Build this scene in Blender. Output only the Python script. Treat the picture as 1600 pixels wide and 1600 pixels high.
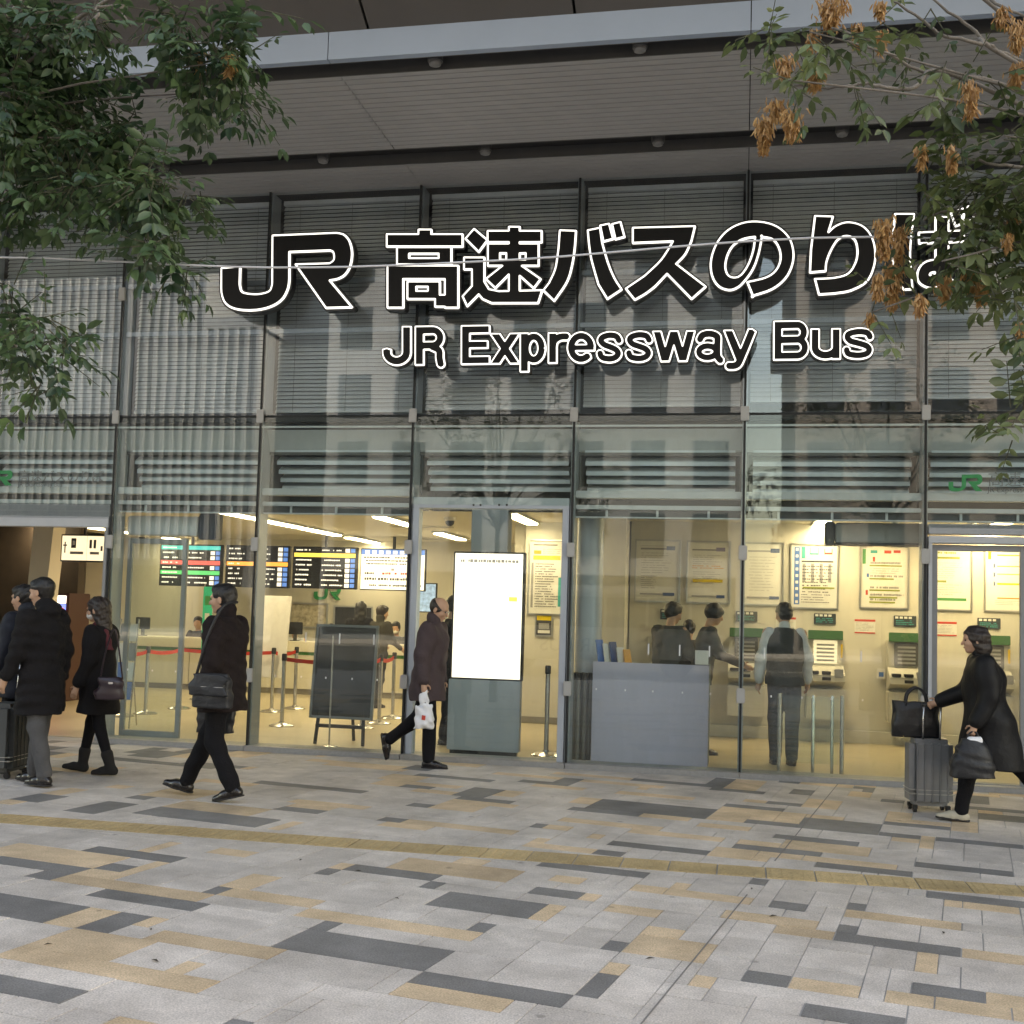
import bpy, bmesh, math, random
import numpy as np
from math import sin, cos, pi, radians, atan2, hypot, sqrt
from mathutils import Vector, Matrix
for _o in list(bpy.data.objects): bpy.data.objects.remove(_o, do_unlink=True)
random.seed(7); rng = np.random.default_rng(7)
SC = bpy.context.scene
COL = SC.collection
# ------------------------------------------------------------------ camera
F, PY, YAW, PITCH, ROLL, D, H = 1795.5, 835.2, .1985, .0655, .0285, 11.815, 1.6
X0, W, ZT, ZM = -7.0025, 1.7518, 6.168, 3.658        # mullion grid, top of glass, transom
FWD = np.array([-sin(YAW)*cos(PITCH), cos(YAW)*cos(PITCH), sin(PITCH)])
_r = np.array([cos(YAW), sin(YAW), 0.]); _u = np.cross(_r, FWD)
RGT = cos(ROLL)*_r+sin(ROLL)*_u; UPV = -sin(ROLL)*_r+cos(ROLL)*_u
CAM = np.array([0, -D, H])
cd = bpy.data.cameras.new('camera'); cam = bpy.data.objects.new('camera', cd); COL.objects.link(cam)
cd.sensor_width = 36; cd.sensor_fit = 'HORIZONTAL'; cd.lens = F/1600*36; cd.shift_y = (PY-800)/1600
cd.clip_start = .05; cd.clip_end = 2000
m = Matrix.Identity(4)
for i in range(3):
    m[i][0], m[i][1], m[i][2], m[i][3] = RGT[i], UPV[i], -FWD[i], CAM[i]
cam.matrix_world = m
SC.camera = cam
# ------------------------------------------------------------------ sky, sun, exposure
SUN_EL, SUN_AZ = radians(38), radians(66)      # the sun stands behind the station, so the square lies in its shade
world = bpy.data.worlds.new('World'); SC.world = world; world.use_nodes = True
wn = world.node_tree; sky = wn.nodes.new('ShaderNodeTexSky'); sky.sky_type = 'NISHITA'; sky.sun_disc = False
sky.sun_elevation = SUN_EL; sky.sun_rotation = SUN_AZ; sky.air_density = 1.2; sky.dust_density = 2.0
wn.links.new(sky.outputs[0], wn.nodes['Background'].inputs[0]); wn.nodes['Background'].inputs[1].default_value = .15
sd = bpy.data.lights.new('sun', 'SUN'); sd.energy = 3.2; sd.angle = radians(.5); sd.color = (1, .93, .82)
sun = bpy.data.objects.new('sun', sd); COL.objects.link(sun)
_sv = Vector((sin(SUN_AZ)*cos(SUN_EL), cos(SUN_AZ)*cos(SUN_EL), sin(SUN_EL)))
sun.rotation_euler = _sv.to_track_quat('Z', 'Y').to_euler()
SC.view_settings.view_transform = 'Standard'; SC.view_settings.look = 'None'
SC.view_settings.exposure = 2.5; SC.view_settings.gamma = 1; SC.view_settings.use_curve_mapping = False
SC.view_settings.use_white_balance = True; SC.view_settings.white_balance_temperature = 9000; SC.view_settings.white_balance_tint = 12
SC.cycles.use_denoising = True
SC.cycles.max_bounces = 7; SC.cycles.diffuse_bounces = 3; SC.cycles.glossy_bounces = 3
SC.cycles.transparent_max_bounces = 16; SC.cycles.sample_clamp_indirect = 4; SC.cycles.caustics_reflective = False; SC.cycles.caustics_refractive = False
# ------------------------------------------------------------------ layout helpers (real positions from a survey of the photograph)
def ray(u, v): return FWD*F+RGT*(u-800)-UPV*(v-PY)
def aty(u, v, y):
    d = ray(u, v); return CAM+d*((y+D)/d[1])
def gnd(u, v, z=0.):
    d = ray(u, v); return CAM+d*((z-H)/d[2])
def atd(u, v, dep):
    d = ray(u, v); return CAM+d*(dep/F)
def xz(u, v, y):
    p = aty(u, v, y); return p[0], p[2]
# ------------------------------------------------------------------ materials
MATS = {}
def mat(name, c, rough=.6, metal=0., var=.06, scale=8., bump=0., bscale=60., emit=None, es=1., spec=.5, c2=None, stretch=None, coat=0.):
    if name in MATS: return MATS[name]
    M = bpy.data.materials.new(name); M.use_nodes = True; nt = M.node_tree; L = nt.links.new
    b = nt.nodes['Principled BSDF']; b.inputs['Roughness'].default_value = rough; b.inputs['Metallic'].default_value = metal
    b.inputs['Specular IOR Level'].default_value = spec
    if coat: b.inputs['Coat Weight'].default_value = coat
    tc = nt.nodes.new('ShaderNodeTexCoord'); mp = nt.nodes.new('ShaderNodeMapping'); L(tc.outputs['Object'], mp.inputs[0])
    if stretch: mp.inputs['Scale'].default_value = stretch
    n = nt.nodes.new('ShaderNodeTexNoise'); n.inputs['Scale'].default_value = scale; n.inputs['Detail'].default_value = 5; n.inputs['Roughness'].default_value = .62
    L(mp.outputs[0], n.inputs['Vector'])
    r = nt.nodes.new('ShaderNodeValToRGB'); r.color_ramp.elements[0].position = .3; r.color_ramp.elements[1].position = .7
    a = [max(0, x*(1-var)) for x in c]; z = [min(1, x*(1+var)) for x in (c2 or c)]
    r.color_ramp.elements[0].color = (*a, 1); r.color_ramp.elements[1].color = (*z, 1)
    L(n.outputs[0], r.inputs[0]); L(r.outputs[0], b.inputs['Base Color'])
    rr = nt.nodes.new('ShaderNodeMapRange'); rr.inputs[3].default_value = max(0, rough-.06); rr.inputs[4].default_value = min(1, rough+.06)
    L(n.outputs[0], rr.inputs[0]); L(rr.outputs[0], b.inputs['Roughness'])
    if bump:
        n2 = nt.nodes.new('ShaderNodeTexNoise'); n2.inputs['Scale'].default_value = bscale; n2.inputs['Detail'].default_value = 4
        L(mp.outputs[0], n2.inputs['Vector'])
        bp = nt.nodes.new('ShaderNodeBump'); bp.inputs['Strength'].default_value = bump; bp.inputs['Distance'].default_value = .02
        L(n2.outputs[0], bp.inputs['Height']); L(bp.outputs[0], b.inputs['Normal'])
    if emit:
        b.inputs['Emission Color'].default_value = (*emit, 1); b.inputs['Emission Strength'].default_value = es
    MATS[name] = M; return M
def glass_mat(name, tint=(.93, .97, .95), f0=.036):
    if name in MATS: return MATS[name]
    M = bpy.data.materials.new(name); M.use_nodes = True; nt = M.node_tree; L = nt.links.new
    for x in list(nt.nodes): nt.nodes.remove(x)
    o = nt.nodes.new('ShaderNodeOutputMaterial'); mx = nt.nodes.new('ShaderNodeMixShader')
    t = nt.nodes.new('ShaderNodeBsdfTransparent'); t.inputs[0].default_value = (*tint, 1)
    g = nt.nodes.new('ShaderNodeBsdfGlossy'); g.inputs['Roughness'].default_value = .0; g.inputs[0].default_value = (1, 1, 1, 1)
    lw = nt.nodes.new('ShaderNodeLayerWeight'); lw.inputs[0].default_value = .5
    p = nt.nodes.new('ShaderNodeMath'); p.operation = 'POWER'; p.inputs[1].default_value = 5
    q = nt.nodes.new('ShaderNodeMath'); q.operation = 'MULTIPLY_ADD'; q.inputs[1].default_value = 1-f0; q.inputs[2].default_value = f0
    L(lw.outputs['Facing'], p.inputs[0]); L(p.outputs[0], q.inputs[0]); L(q.outputs[0], mx.inputs[0])
    # the faint waviness of float glass
    tc = nt.nodes.new('ShaderNodeTexCoord'); n = nt.nodes.new('ShaderNodeTexNoise'); n.inputs['Scale'].default_value = .9; n.inputs['Detail'].default_value = 1
    bp = nt.nodes.new('ShaderNodeBump'); bp.inputs['Strength'].default_value = .010; bp.inputs['Distance'].default_value = .1
    L(tc.outputs['Object'], n.inputs['Vector']); L(n.outputs[0], bp.inputs['Height']); L(bp.outputs[0], g.inputs['Normal'])
    # thin film of street dust, in smears and runs
    nd = nt.nodes.new('ShaderNodeTexNoise'); nd.inputs['Scale'].default_value = 2.2; nd.inputs['Detail'].default_value = 8; nd.inputs['Roughness'].default_value = .7
    mpd = nt.nodes.new('ShaderNodeMapping'); mpd.inputs['Scale'].default_value = (2.2, 1, .5); L(tc.outputs['Object'], mpd.inputs[0]); L(mpd.outputs[0], nd.inputs['Vector'])
    rd = nt.nodes.new('ShaderNodeMapRange'); rd.inputs[1].default_value = .42; rd.inputs[2].default_value = .8; rd.inputs[3].default_value = .006; rd.inputs[4].default_value = .05; L(nd.outputs[0], rd.inputs[0])
    df = nt.nodes.new('ShaderNodeBsdfDiffuse'); df.inputs[0].default_value = (.6, .6, .58, 1); m2 = nt.nodes.new('ShaderNodeMixShader'); L(rd.outputs[0], m2.inputs[0])
    L(t.outputs[0], mx.inputs[1]); L(g.outputs[0], mx.inputs[2]); L(mx.outputs[0], m2.inputs[1]); L(df.outputs[0], m2.inputs[2]); L(m2.outputs[0], o.inputs[0])
    MATS[name] = M; return M
ALU = mat('brushed_aluminium', (.36, .39, .42), .42, .35, .05, 30, stretch=(1, 1, .1))
ALU_L = mat('pale_aluminium_panel', (.50, .53, .56), .5, .2, .04, 4)
ALU_D = mat('dark_bronze_metal', (.10, .098, .095), .5, .2)
GASK = mat('black_gasket', (.010, .012, .013), .6)
CLIP = mat('grey_cast_clip', (.42, .42, .41), .5, .2)
STEEL = mat('stainless_steel', (.55, .54, .52), .25, .9, .04, 20)
GLASS = glass_mat('clear_glass')
GLASS_U = glass_mat('upper_glass', (.93, .965, .98), .058)
WHITE = mat('white_paint', (.72, .70, .66), .6)
CREAM = mat('cream_wall_paint', (.62, .595, .52), .7, 0, .03, 2)
BLACK = mat('black_plastic', (.012, .012, .013), .45)
DARKGREY = mat('dark_grey_metal', (.05, .053, .056), .5)
# ------------------------------------------------------------------ mesh helpers
def tag(o, label=None, cat=None, group=None, kind=None):
    if label: o['label'] = label
    if cat: o['category'] = cat
    if group: o['group'] = group
    if kind: o['kind'] = kind
    return o
def empty(name, loc=(0, 0, 0), rz=0., label=None, cat=None, group=None):
    o = bpy.data.objects.new(name, None); COL.objects.link(o); o.location = loc; o.rotation_euler = (0, 0, rz); o.empty_display_size = .1
    return tag(o, label, cat, group)
class MB:
    def __init__(s): s.v = []; s.f = []; s.mi = []; s.cur = 0
    def add(s, vs, fs):
        n = len(s.v); s.v += [tuple(map(float, p)) for p in vs]
        for f in fs: s.f.append(tuple(i+n for i in f)); s.mi.append(s.cur)
        return s
    def box(s, x0, x1, y0, y1, z0, z1):
        vs = [(x, y, z) for z in (z0, z1) for y in (y0, y1) for x in (x0, x1)]
        return s.add(vs, [(0, 2, 3, 1), (4, 5, 7, 6), (0, 1, 5, 4), (2, 6, 7, 3), (0, 4, 6, 2), (1, 3, 7, 5)])
    def bbox(s, x0, x1, y0, y1, z0, z1, b=.01):      # box with chamfered edges
        bm = bmesh.new(); bmesh.ops.create_cube(bm, size=1)
        for v in bm.verts: v.co = Vector(((x0+x1)/2+v.co.x*(x1-x0), (y0+y1)/2+v.co.y*(y1-y0), (z0+z1)/2+v.co.z*(z1-z0)))
        bmesh.ops.bevel(bm, geom=bm.edges[:], offset=b, segments=2, affect='EDGES')
        bm.verts.index_update(); s.add([v.co for v in bm.verts], [[v.index for v in f.verts] for f in bm.faces]); bm.free(); return s
    def tube(s, pts, rad, n=10, cap=True, close=False):
        pts = [Vector(p) for p in pts]; k = len(pts)
        rads = rad if hasattr(rad, '__len__') else [rad]*k
        vs = []; prev = None
        for i, p in enumerate(pts):
            d = (pts[min(i+1, k-1)]-pts[max(i-1, 0)])
            d = d.normalized() if d.length > 1e-9 else Vector((0, 0, 1))
            if prev is None:
                a = d.orthogonal().normalized()
            else:
                a = (prev-d*prev.dot(d)); a = a.normalized() if a.length > 1e-6 else d.orthogonal().normalized()
            prev = a; b = d.cross(a)
            vs += [p+(a*cos(2*pi*j/n)+b*sin(2*pi*j/n))*rads[i] for j in range(n)]
        fs = [(i*n+j, i*n+(j+1) % n, (i+1)*n+(j+1) % n, (i+1)*n+j) for i in range(k-1) for j in range(n)]
        if cap: fs += [tuple(range(n))[::-1], tuple((k-1)*n+j for j in range(n))]
        return s.add(vs, fs)
    def lathe(s, prof, n=20, c=(0, 0, 0)):
        vs = [(c[0]+r*cos(2*pi*j/n), c[1]+r*sin(2*pi*j/n), c[2]+z) for r, z in prof for j in range(n)]
        k = len(prof)
        fs = [(i*n+j, i*n+(j+1) % n, (i+1)*n+(j+1) % n, (i+1)*n+j) for i in range(k-1) for j in range(n)]
        fs += [tuple(range(n))[::-1], tuple((k-1)*n+j for j in range(n))]
        return s.add(vs, fs)
    def quad(s, a, b, c, d): return s.add([a, b, c, d], [(0, 1, 2, 3)])
    def build(s, name, mats, parent=None, smooth=False, kind=None, loc=None):
        me = bpy.data.meshes.new(name); me.from_pydata(s.v, [], s.f); me.update()
        for M in (mats if isinstance(mats, (list, tuple)) else [mats]): me.materials.append(M)
        if any(s.mi): me.polygons.foreach_set('material_index', s.mi)
        if smooth:
            me.polygons.foreach_set('use_smooth', [True]*len(me.polygons))
            if smooth != 'all': me.set_sharp_from_angle(angle=radians(40))
        o = bpy.data.objects.new(name, me); COL.objects.link(o)
        if parent: o.parent = parent
        if loc is not None: o.location = loc
        if kind: o['kind'] = kind
        return o
def inst(o, parent=None, loc=None):
    c = o.copy(); COL.objects.link(c); c.parent = parent if parent else o.parent
    if loc is not None: c.location = loc
    return c
def copy_tree(o, parent=None):
    c = o.copy(); COL.objects.link(c); c.parent = parent
    for ch in list(o.children): copy_tree(ch, c)
    return c
# ================================================================== ground and paving
XM = lambda i: X0+W*i
ASPH = mat('asphalt', (.05, .05, .052), .85, 0, .2, 40, .3, 200)
BED = mat('paving_bed', (.40, .39, .38), .9, 0, .12, 3, .2, 150)
g = MB().box(-400, 400, -400, 300, -1.2, -.10).build('ground', ASPH, kind='structure')
PAVE_Y = -15.5
pav = MB().box(-60, 60, PAVE_Y, 30, -.1, -.004).build('pavement', BED, kind='structure')
KERB = mat('kerb_stone', (.38, .37, .36), .8, 0, .1, 12, .2, 120)
for k in range(20):
    MB().bbox(-20+k*2, -18.01+k*2, PAVE_Y-.16, PAVE_Y-.002, -.1, .012, .015).build('kerb_stone', KERB, pav)
def paving_mat(name, c, c2, var=.12):
    M = mat(name, c, .72, 0, var, 3.2, .12, 260, c2=c2)
    nt = M.node_tree; L = nt.links.new; b = nt.nodes['Principled BSDF']; ramp = [n for n in nt.nodes if n.type == 'VALTORGB'][0]
    geo = nt.nodes.new('ShaderNodeNewGeometry'); pos = geo.outputs['Position']
    # speckle of the exposed aggregate, then foot-worn dirt
    n3 = nt.nodes.new('ShaderNodeTexNoise'); n3.inputs['Scale'].default_value = 120; n3.inputs['Detail'].default_value = 3; L(pos, n3.inputs['Vector'])
    n4 = nt.nodes.new('ShaderNodeTexNoise'); n4.inputs['Scale'].default_value = 1.7; n4.inputs['Detail'].default_value = 6; n4.inputs['Roughness'].default_value = .7; L(pos, n4.inputs['Vector'])
    r3 = nt.nodes.new('ShaderNodeMapRange'); r3.inputs[1].default_value = .3; r3.inputs[2].default_value = .7; r3.inputs[3].default_value = .70; r3.inputs[4].default_value = 1.26; L(n3.outputs[0], r3.inputs[0])
    r4 = nt.nodes.new('ShaderNodeMapRange'); r4.inputs[1].default_value = .32; r4.inputs[2].default_value = .62; r4.inputs[3].default_value = .76; r4.inputs[4].default_value = 1.08; L(n4.outputs[0], r4.inputs[0])
    mu = nt.nodes.new('ShaderNodeMath'); mu.operation = 'MULTIPLY'; L(r3.outputs[0], mu.inputs[0]); L(r4.outputs[0], mu.inputs[1])
    oi = nt.nodes.new('ShaderNodeObjectInfo'); r5 = nt.nodes.new('ShaderNodeMapRange'); r5.inputs[3].default_value = .86; r5.inputs[4].default_value = 1.08; L(oi.outputs['Random'], r5.inputs[0])
    m2 = nt.nodes.new('ShaderNodeMath'); m2.operation = 'MULTIPLY'; L(mu.outputs[0], m2.inputs[0]); L(r5.outputs[0], m2.inputs[1])
    n6 = nt.nodes.new('ShaderNodeTexVoronoi'); n6.inputs['Scale'].default_value = 2.3; L(pos, n6.inputs['Vector'])      # trodden gum and drips
    r6 = nt.nodes.new('ShaderNodeMapRange'); r6.inputs[1].default_value = .035; r6.inputs[2].default_value = .06; r6.inputs[3].default_value = .62; r6.inputs[4].default_value = 1.; L(n6.outputs['Distance'], r6.inputs[0])
    m6 = nt.nodes.new('ShaderNodeMath'); m6.operation = 'MULTIPLY'; L(m2.outputs[0], m6.inputs[0]); L(r6.outputs[0], m6.inputs[1]); m2 = m6
    vm = nt.nodes.new('ShaderNodeVectorMath'); vm.operation = 'SCALE'; L(ramp.outputs[0], vm.inputs[0]); L(m2.outputs[0], vm.inputs['Scale'])
    L(vm.outputs[0], b.inputs['Base Color'])
    return M
P_LIGHT = paving_mat('light_grey_granite', (.56, .505, .46), (.62, .565, .52))
P_DARK = paving_mat('dark_grey_granite', (.185, .180, .178), (.215, .210, .206), .10)
P_TAN = paving_mat('tan_sandstone', (.58, .43, .28), (.66, .50, .34), .10)
P_TACT = paving_mat('ochre_tactile_tile', (.50, .36, .18), (.56, .42, .23), .10)
PMATS = [P_LIGHT, P_DARK, P_TAN]
TH = radians(-10.41)
CT, ST = cos(TH), sin(TH)
def to_st(p): return p[0]*CT+p[1]*ST, -p[0]*ST+p[1]*CT
def from_st(s, t): return s*CT-t*ST, s*ST+t*CT
DS, DT = .1, .17
S0, T0, NS, NT = -11.0, -10.5, 170, 74
grid = np.zeros((NS, NT), int)       # 0 free (light), 1 dark, 2 tan ; owner ids separate
owner = -np.ones((NS, NT), int)
slabs = []
Z6 = lambda x, y: (x/2, 1140+y/2)
Z7 = lambda x, y: (800+x/2, 1140+y/2)
def put(Z, col, items):
    for (x, y, x2, y2) in items:
        s1, t1 = to_st(gnd(*Z(x, y))); s2, t2 = to_st(gnd(*Z(x2, y2)))
        a, b = sorted((s1, s2)); c, d = sorted((t1, t2))
        i0, i1 = round((a-S0)/DS), round((b-S0)/DS); j0, j1 = round((c-T0)/DT), round((d-T0)/DT)
        i1 = max(i1, i0+1); j1 = max(j1, j0+1)
        i0, j0, i1, j1 = max(i0, 0), max(j0, 0), min(i1, NS), min(j1, NT)
        if i1 <= i0 or j1 <= j0: continue
        blk = owner[i0:i1, j0:j1]
        if (blk >= 0).any():
            # keep only the free columns on either side
            free = (blk < 0).all(axis=1)
            if not free.any(): continue
            idx = np.where(free)[0]; i1 = i0+idx.max()+1; i0 = i0+idx.min()
            if (owner[i0:i1, j0:j1] >= 0).any(): continue
        owner[i0:i1, j0:j1] = len(slabs); slabs.append((i0, i1, j0, j1, col))
put(Z6, 1, [(495, 240, 800, 300), (325, 363, 560, 410), (360, 405, 370, 443), (130, 425, 270, 442), (110, 455, 165, 475), (-20, 402, 60, 437), (-40, 500, 165, 592),
            (300, 508, 585, 575), (400, 555, 345, 622), (685, 487, 690, 513), (1010, 437, 1010, 462), (1140, 417, 1360, 472), (1330, 475, 1345, 500), (1370, 508, 1650, 600),
            (1510, 590, 1520, 627), (1005, 598, 1025, 635), (925, 625, 1330, 770), (1320, 770, 1700, 880), (-60, 748, 190, 873), (740, 875, 720, 940),
            (780, 170, 1130, 200), (1460, 182, 1500, 212), (1290, 230, 1340, 250), (1210, 278, 1235, 292), (410, 207, 450, 217), (880, 245, 990, 262), (1290, 142, 1540, 165), (360, 85, 540, 108)])
put(Z7, 1, [(385, 148, 650, 180), (640, 178, 800, 205), (265, 218, 590, 275), (180, 245, 400, 272), (870, 180, 930, 207), (815, 220, 915, 243), (1155, 212, 1220, 233), (915, 275, 1140, 325),
            (1150, 287, 1390, 317), (850, 322, 1100, 360), (1150, 325, 1295, 350), (1345, 343, 1600, 378), (325, 350, 630, 392), (270, 380, 360, 395), (720, 357, 990, 393),
            (970, 418, 1250, 462), (1280, 415, 1590, 460), (60, 418, 375, 470), (735, 472, 785, 497), (1320, 510, 1640, 570), (105, 485, 220, 530), (-60, 535, 10, 590),
            (815, 530, 905, 577), (1080, 537, 1130, 563), (1000, 593, 1035, 635), (1015, 637, 1395, 720), (310, 647, 345, 683), (235, 755, 290, 855), (-80, 800, 60, 873),
            (770, 752, 830, 795), (1255, 780, 1475, 845), (890, 850, 1200, 960), (1430, 235, 1600, 262), (740, 285, 780, 298), (1095, 188, 1130, 196)])
put(Z6, 2, [(40, 355, 290, 425), (475, 410, 440, 450), (180, 460, 600, 530), (810, 450, 820, 495), (735, 492, 960, 550), (310, 543, 240, 607), (490, 570, 450, 635), (930, 560, 1500, 650),
            (440, 650, 810, 735), (590, 710, 560, 757), (30, 690, 560, 835), (1270, 815, 1500, 900), (950, 283, 900, 312), (1250, 280, 1590, 322), (900, 220, 1130, 245), (1060, 415, 1110, 440),
            (540, 352, 500, 378), (730, 365, 790, 395), (1470, 395, 1500, 415), (1400, 215, 1600, 245), (1540, 180, 1600, 208), (620, 160, 760, 178), (1200, 160, 1420, 182)])
put(Z7, 2, [(165, 272, 460, 320), (575, 293, 720, 320), (830, 258, 890, 300), (860, 345, 1110, 390), (925, 405, 1200, 440), (110, 455, 215, 487), (370, 482, 480, 515), (530, 472, 575, 497),
            (265, 503, 275, 537), (75, 550, 100, 610), (290, 545, 440, 590), (650, 550, 980, 625), (1050, 560, 1430, 635), (820, 620, 1000, 660), (1235, 703, 1360, 785), (1410, 690, 1600, 740),
            (300, 725, 345, 763), (570, 763, 625, 808), (845, 762, 1050, 820), (1140, 805, 1345, 860), (1170, 850, 1600, 910), (110, 835, 120, 880), (1480, 810, 1600, 855),
            (205, 210, 270, 232), (745, 215, 810, 235), (400, 195, 560, 222), (60, 178, 195, 192), (620, 240, 830, 275), (260, 322, 290, 338), (1295, 335, 1340, 380), (770, 400, 820, 415), (60, 342, 105, 358), (130, 295, 165, 310), (1350, 545, 1405, 567)])
# tactile line runs parallel to the facade
TY0, TY1 = -4.45, -4.15
_tr = random.Random(3)
for j in range(NT):
    i = 0
    while i < NS:
        if owner[i, j] >= 0: i += 1; continue
        x, y = from_st(S0+(i+.5)*DS, T0+(j+.5)*DT)
        seen = any(True for _ in [0] if -6.6 < x < 2.6 and y > -8)
        n = _tr.choice((2, 3, 4, 5, 6, 8)); hgt = _tr.choice((1, 1, 2, 2, 3))
        i1 = i
        while i1 < min(NS, i+n) and owner[i1, j] < 0: i1 += 1
        j1 = j+1
        while j1 < min(NT, j+hgt) and (owner[i:i1, j1] < 0).all(): j1 += 1
        c = 0
        rv = _tr.random()
        if not (-6.2 < x < 2.2 and -8 < y < -2.0):
            c = 1 if rv < .13 else (2 if rv < .30 else 0)
        elif y > -4 and rv < .15: c = 2
        elif y > -4 and rv < .20: c = 1
        elif rv < .05: c = 2
        owner[i:i1, j:j1] = len(slabs); slabs.append((i, i1, j, j1, c)); i = i1
def clip_half(poly, keep_above, yv):
    out = []
    for k in range(len(poly)):
        a, b = poly[k], poly[(k+1) % len(poly)]
        ia = (a[1] > yv) == keep_above; ib = (b[1] > yv) == keep_above
        if ia: out.append(a)
        if ia != ib:
            f = (yv-a[1])/(b[1]-a[1]); out.append((a[0]+(b[0]-a[0])*f, yv))
    return out
def slab_prism(mb, poly, z0, z1):
    n = len(poly)
    if n < 3: return
    cx = sum(p[0] for p in poly)/n; cy = sum(p[1] for p in poly)/n
    top = []
    for p in poly:
        dx, dy = cx-p[0], cy-p[1]; l = hypot(dx, dy) or 1
        top.append((p[0]+dx/l*.003, p[1]+dy/l*.003, z1))
    mb.add([(p[0], p[1], z0) for p in poly]+top, [tuple(range(n, 2*n))]+[(k, (k+1) % n, n+(k+1) % n, n+k) for k in range(n)])
polys = []
for (i0, i1, j0, j1, c) in slabs:
    g_ = .0013
    q = [from_st(S0+i0*DS+g_, T0+j0*DT+g_), from_st(S0+i1*DS-g_, T0+j0*DT+g_), from_st(S0+i1*DS-g_, T0+j1*DT-g_), from_st(S0+i0*DS+g_, T0+j1*DT-g_)]
    for keep, yv in ((False, TY0-.004), (True, TY1+.004)):
        pl = clip_half(q, keep, yv)
        pl = clip_half(pl, False, -.085) if len(pl) > 2 else pl
        if len(pl) > 2:
            cx = sum(p[0] for p in pl)/len(pl); cy = sum(p[1] for p in pl)/len(pl)
            ar = abs(sum(pl[k][0]*pl[(k+1) % len(pl)][1]-pl[(k+1) % len(pl)][0]*pl[k][1] for k in range(len(pl))))/2
            if ar < .0008: continue
            dep = (np.array([cx, cy, 0])-CAM)@FWD
            lat = ((np.array([cx, cy, 0])-CAM)@RGT)/max(dep, .1)
            vis = dep > 2 and abs(lat) < .47
            polys.append((ar/dep**3 if vis else 0, pl, c))
polys.sort(key=lambda t: -t[0])
rest = [MB(), MB(), MB()]
for k, (a, pl, c) in enumerate(polys):
    dz = random.uniform(-.0012, .0012)
    if k < 240:
        mb = MB(); slab_prism(mb, pl, -.02, dz); mb.build('paving_slab', PMATS[c], pav)
    else:
        slab_prism(rest[c], pl, -.02, dz)
for c, nm in ((0, 'light_paving'), (1, 'dark_paving'), (2, 'tan_paving')):
    rest[c].build(nm, PMATS[c], pav, kind='stuff')
tile = MB()
slab_prism(tile, [(.0025, 0), (.2985, 0), (.2985, .30), (.0025, .30)], -.02, .002)
for k in range(4):
    tile.bbox(.03+k*.066, .066+k*.066, .02, .28, 0, .0045, .002)
t0 = None
for k in range(64):
    x = -14.9+k*.3015
    if t0 is None: t0 = tile.build('tactile_tile', P_TACT, pav, loc=(x, TY0, 0))
    else: inst(t0, pav, (x, TY0, random.uniform(-.001, .001)))
for k in range(22):                       # the wide warning field where the line meets the passage
    if k < 22: inst(t0, pav, (-14.9+k*.3015, TY0+.3015, .0015))
# long expansion joint across the slabs
sj = to_st(gnd(1170, 1395))[0]
JT = mat('dark_joint_sealant', (.20, .19, .18), .8)
for t_a, t_b in ((-9.5, to_st(gnd(1170, 1395))[1]-.05), (to_st(gnd(1208, 1345))[1], to_st(gnd(1312, 1222))[1])):
    c4 = [from_st(sj-.0035, t_a), from_st(sj+.0035, t_a), from_st(sj+.0035, t_b), from_st(sj-.0035, t_b)]
    MB().add([(x, y, .0012) for x, y in c4]+[(x, y, .0028) for x, y in c4], [(4, 5, 6, 7), (0, 1, 5, 4), (1, 2, 6, 5), (2, 3, 7, 6), (3, 0, 4, 7)]).build('expansion_joint', JT, pav)
# fallen scraps
LITTER = mat('dry_leaf_scrap', (.06, .05, .035), .8)
lm = MB()
for (u, v) in ((235, 1454), (560, 1362), (1208, 1433), (1474, 1459), (1016, 1499), (75, 1477), (620, 1405), (242, 1503), (1175, 1390), (470, 1345)):
    p = gnd(u, v); a = random.random()*6; l = random.uniform(.015, .03)
    lm.add([(p[0]-l*cos(a), p[1]-l*sin(a), .005), (p[0]+.008*sin(a), p[1]-.008*cos(a), .010), (p[0]+l*cos(a), p[1]+l*sin(a), .006), (p[0]-.008*sin(a), p[1]+.008*cos(a), .012)], [(0, 1, 2, 3)])
o = lm.build('leaf_litter', LITTER, kind='stuff'); o['label'] = 'small dry leaf scraps lying on the paving'; o['category'] = 'litter'

# ================================================================== station building
B = empty('station_building', (0, 0, 0), label='glass fronted bus station building with ribbed grey canopy soffit', cat='building')
SOF = mat('ribbed_soffit_metal', (.44, .43, .425), .5, .1, .05, 2)
SLOT = mat('dark_soffit_slot', (.022, .021, .021), .6)
FASC = mat('pale_fascia_metal', (.36, .44, .56), .4, .2, .04, 1.5)
CANT = mat('charcoal_canopy_panel', (.125, .115, .108), .55, .1, .05, 1)
ZS = ZT+.03
def ribbed(x0, x1, ya, yb, z):
    mb = MB(); y = ya; p = .0955
    prof = []
    while y > yb+.02:
        y2 = max(y-p, yb)
        prof += [(y, z), (y-(y-y2)*.78, z), (y-(y-y2)*.84, z+.022), (y2, z+.022)]
        y = y2
    prof.append((yb, z))
    n = len(prof)
    vs = [(x0, a, b) for a, b in prof]+[(x1, a, b) for a, b in prof]+[(x0, ya, z+.06), (x0, yb, z+.06), (x1, ya, z+.06), (x1, yb, z+.06)]
    fs = [(i, n+i, n+i+1, i+1) for i in range(n-1)]
    fs += [(2*n, 2*n+1, 2*n+3, 2*n+2)]
    mb.add(vs, fs); return mb
seams = [XM(k) for k in (-4, -2, 0, 2, 4, 6, 8)]
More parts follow.
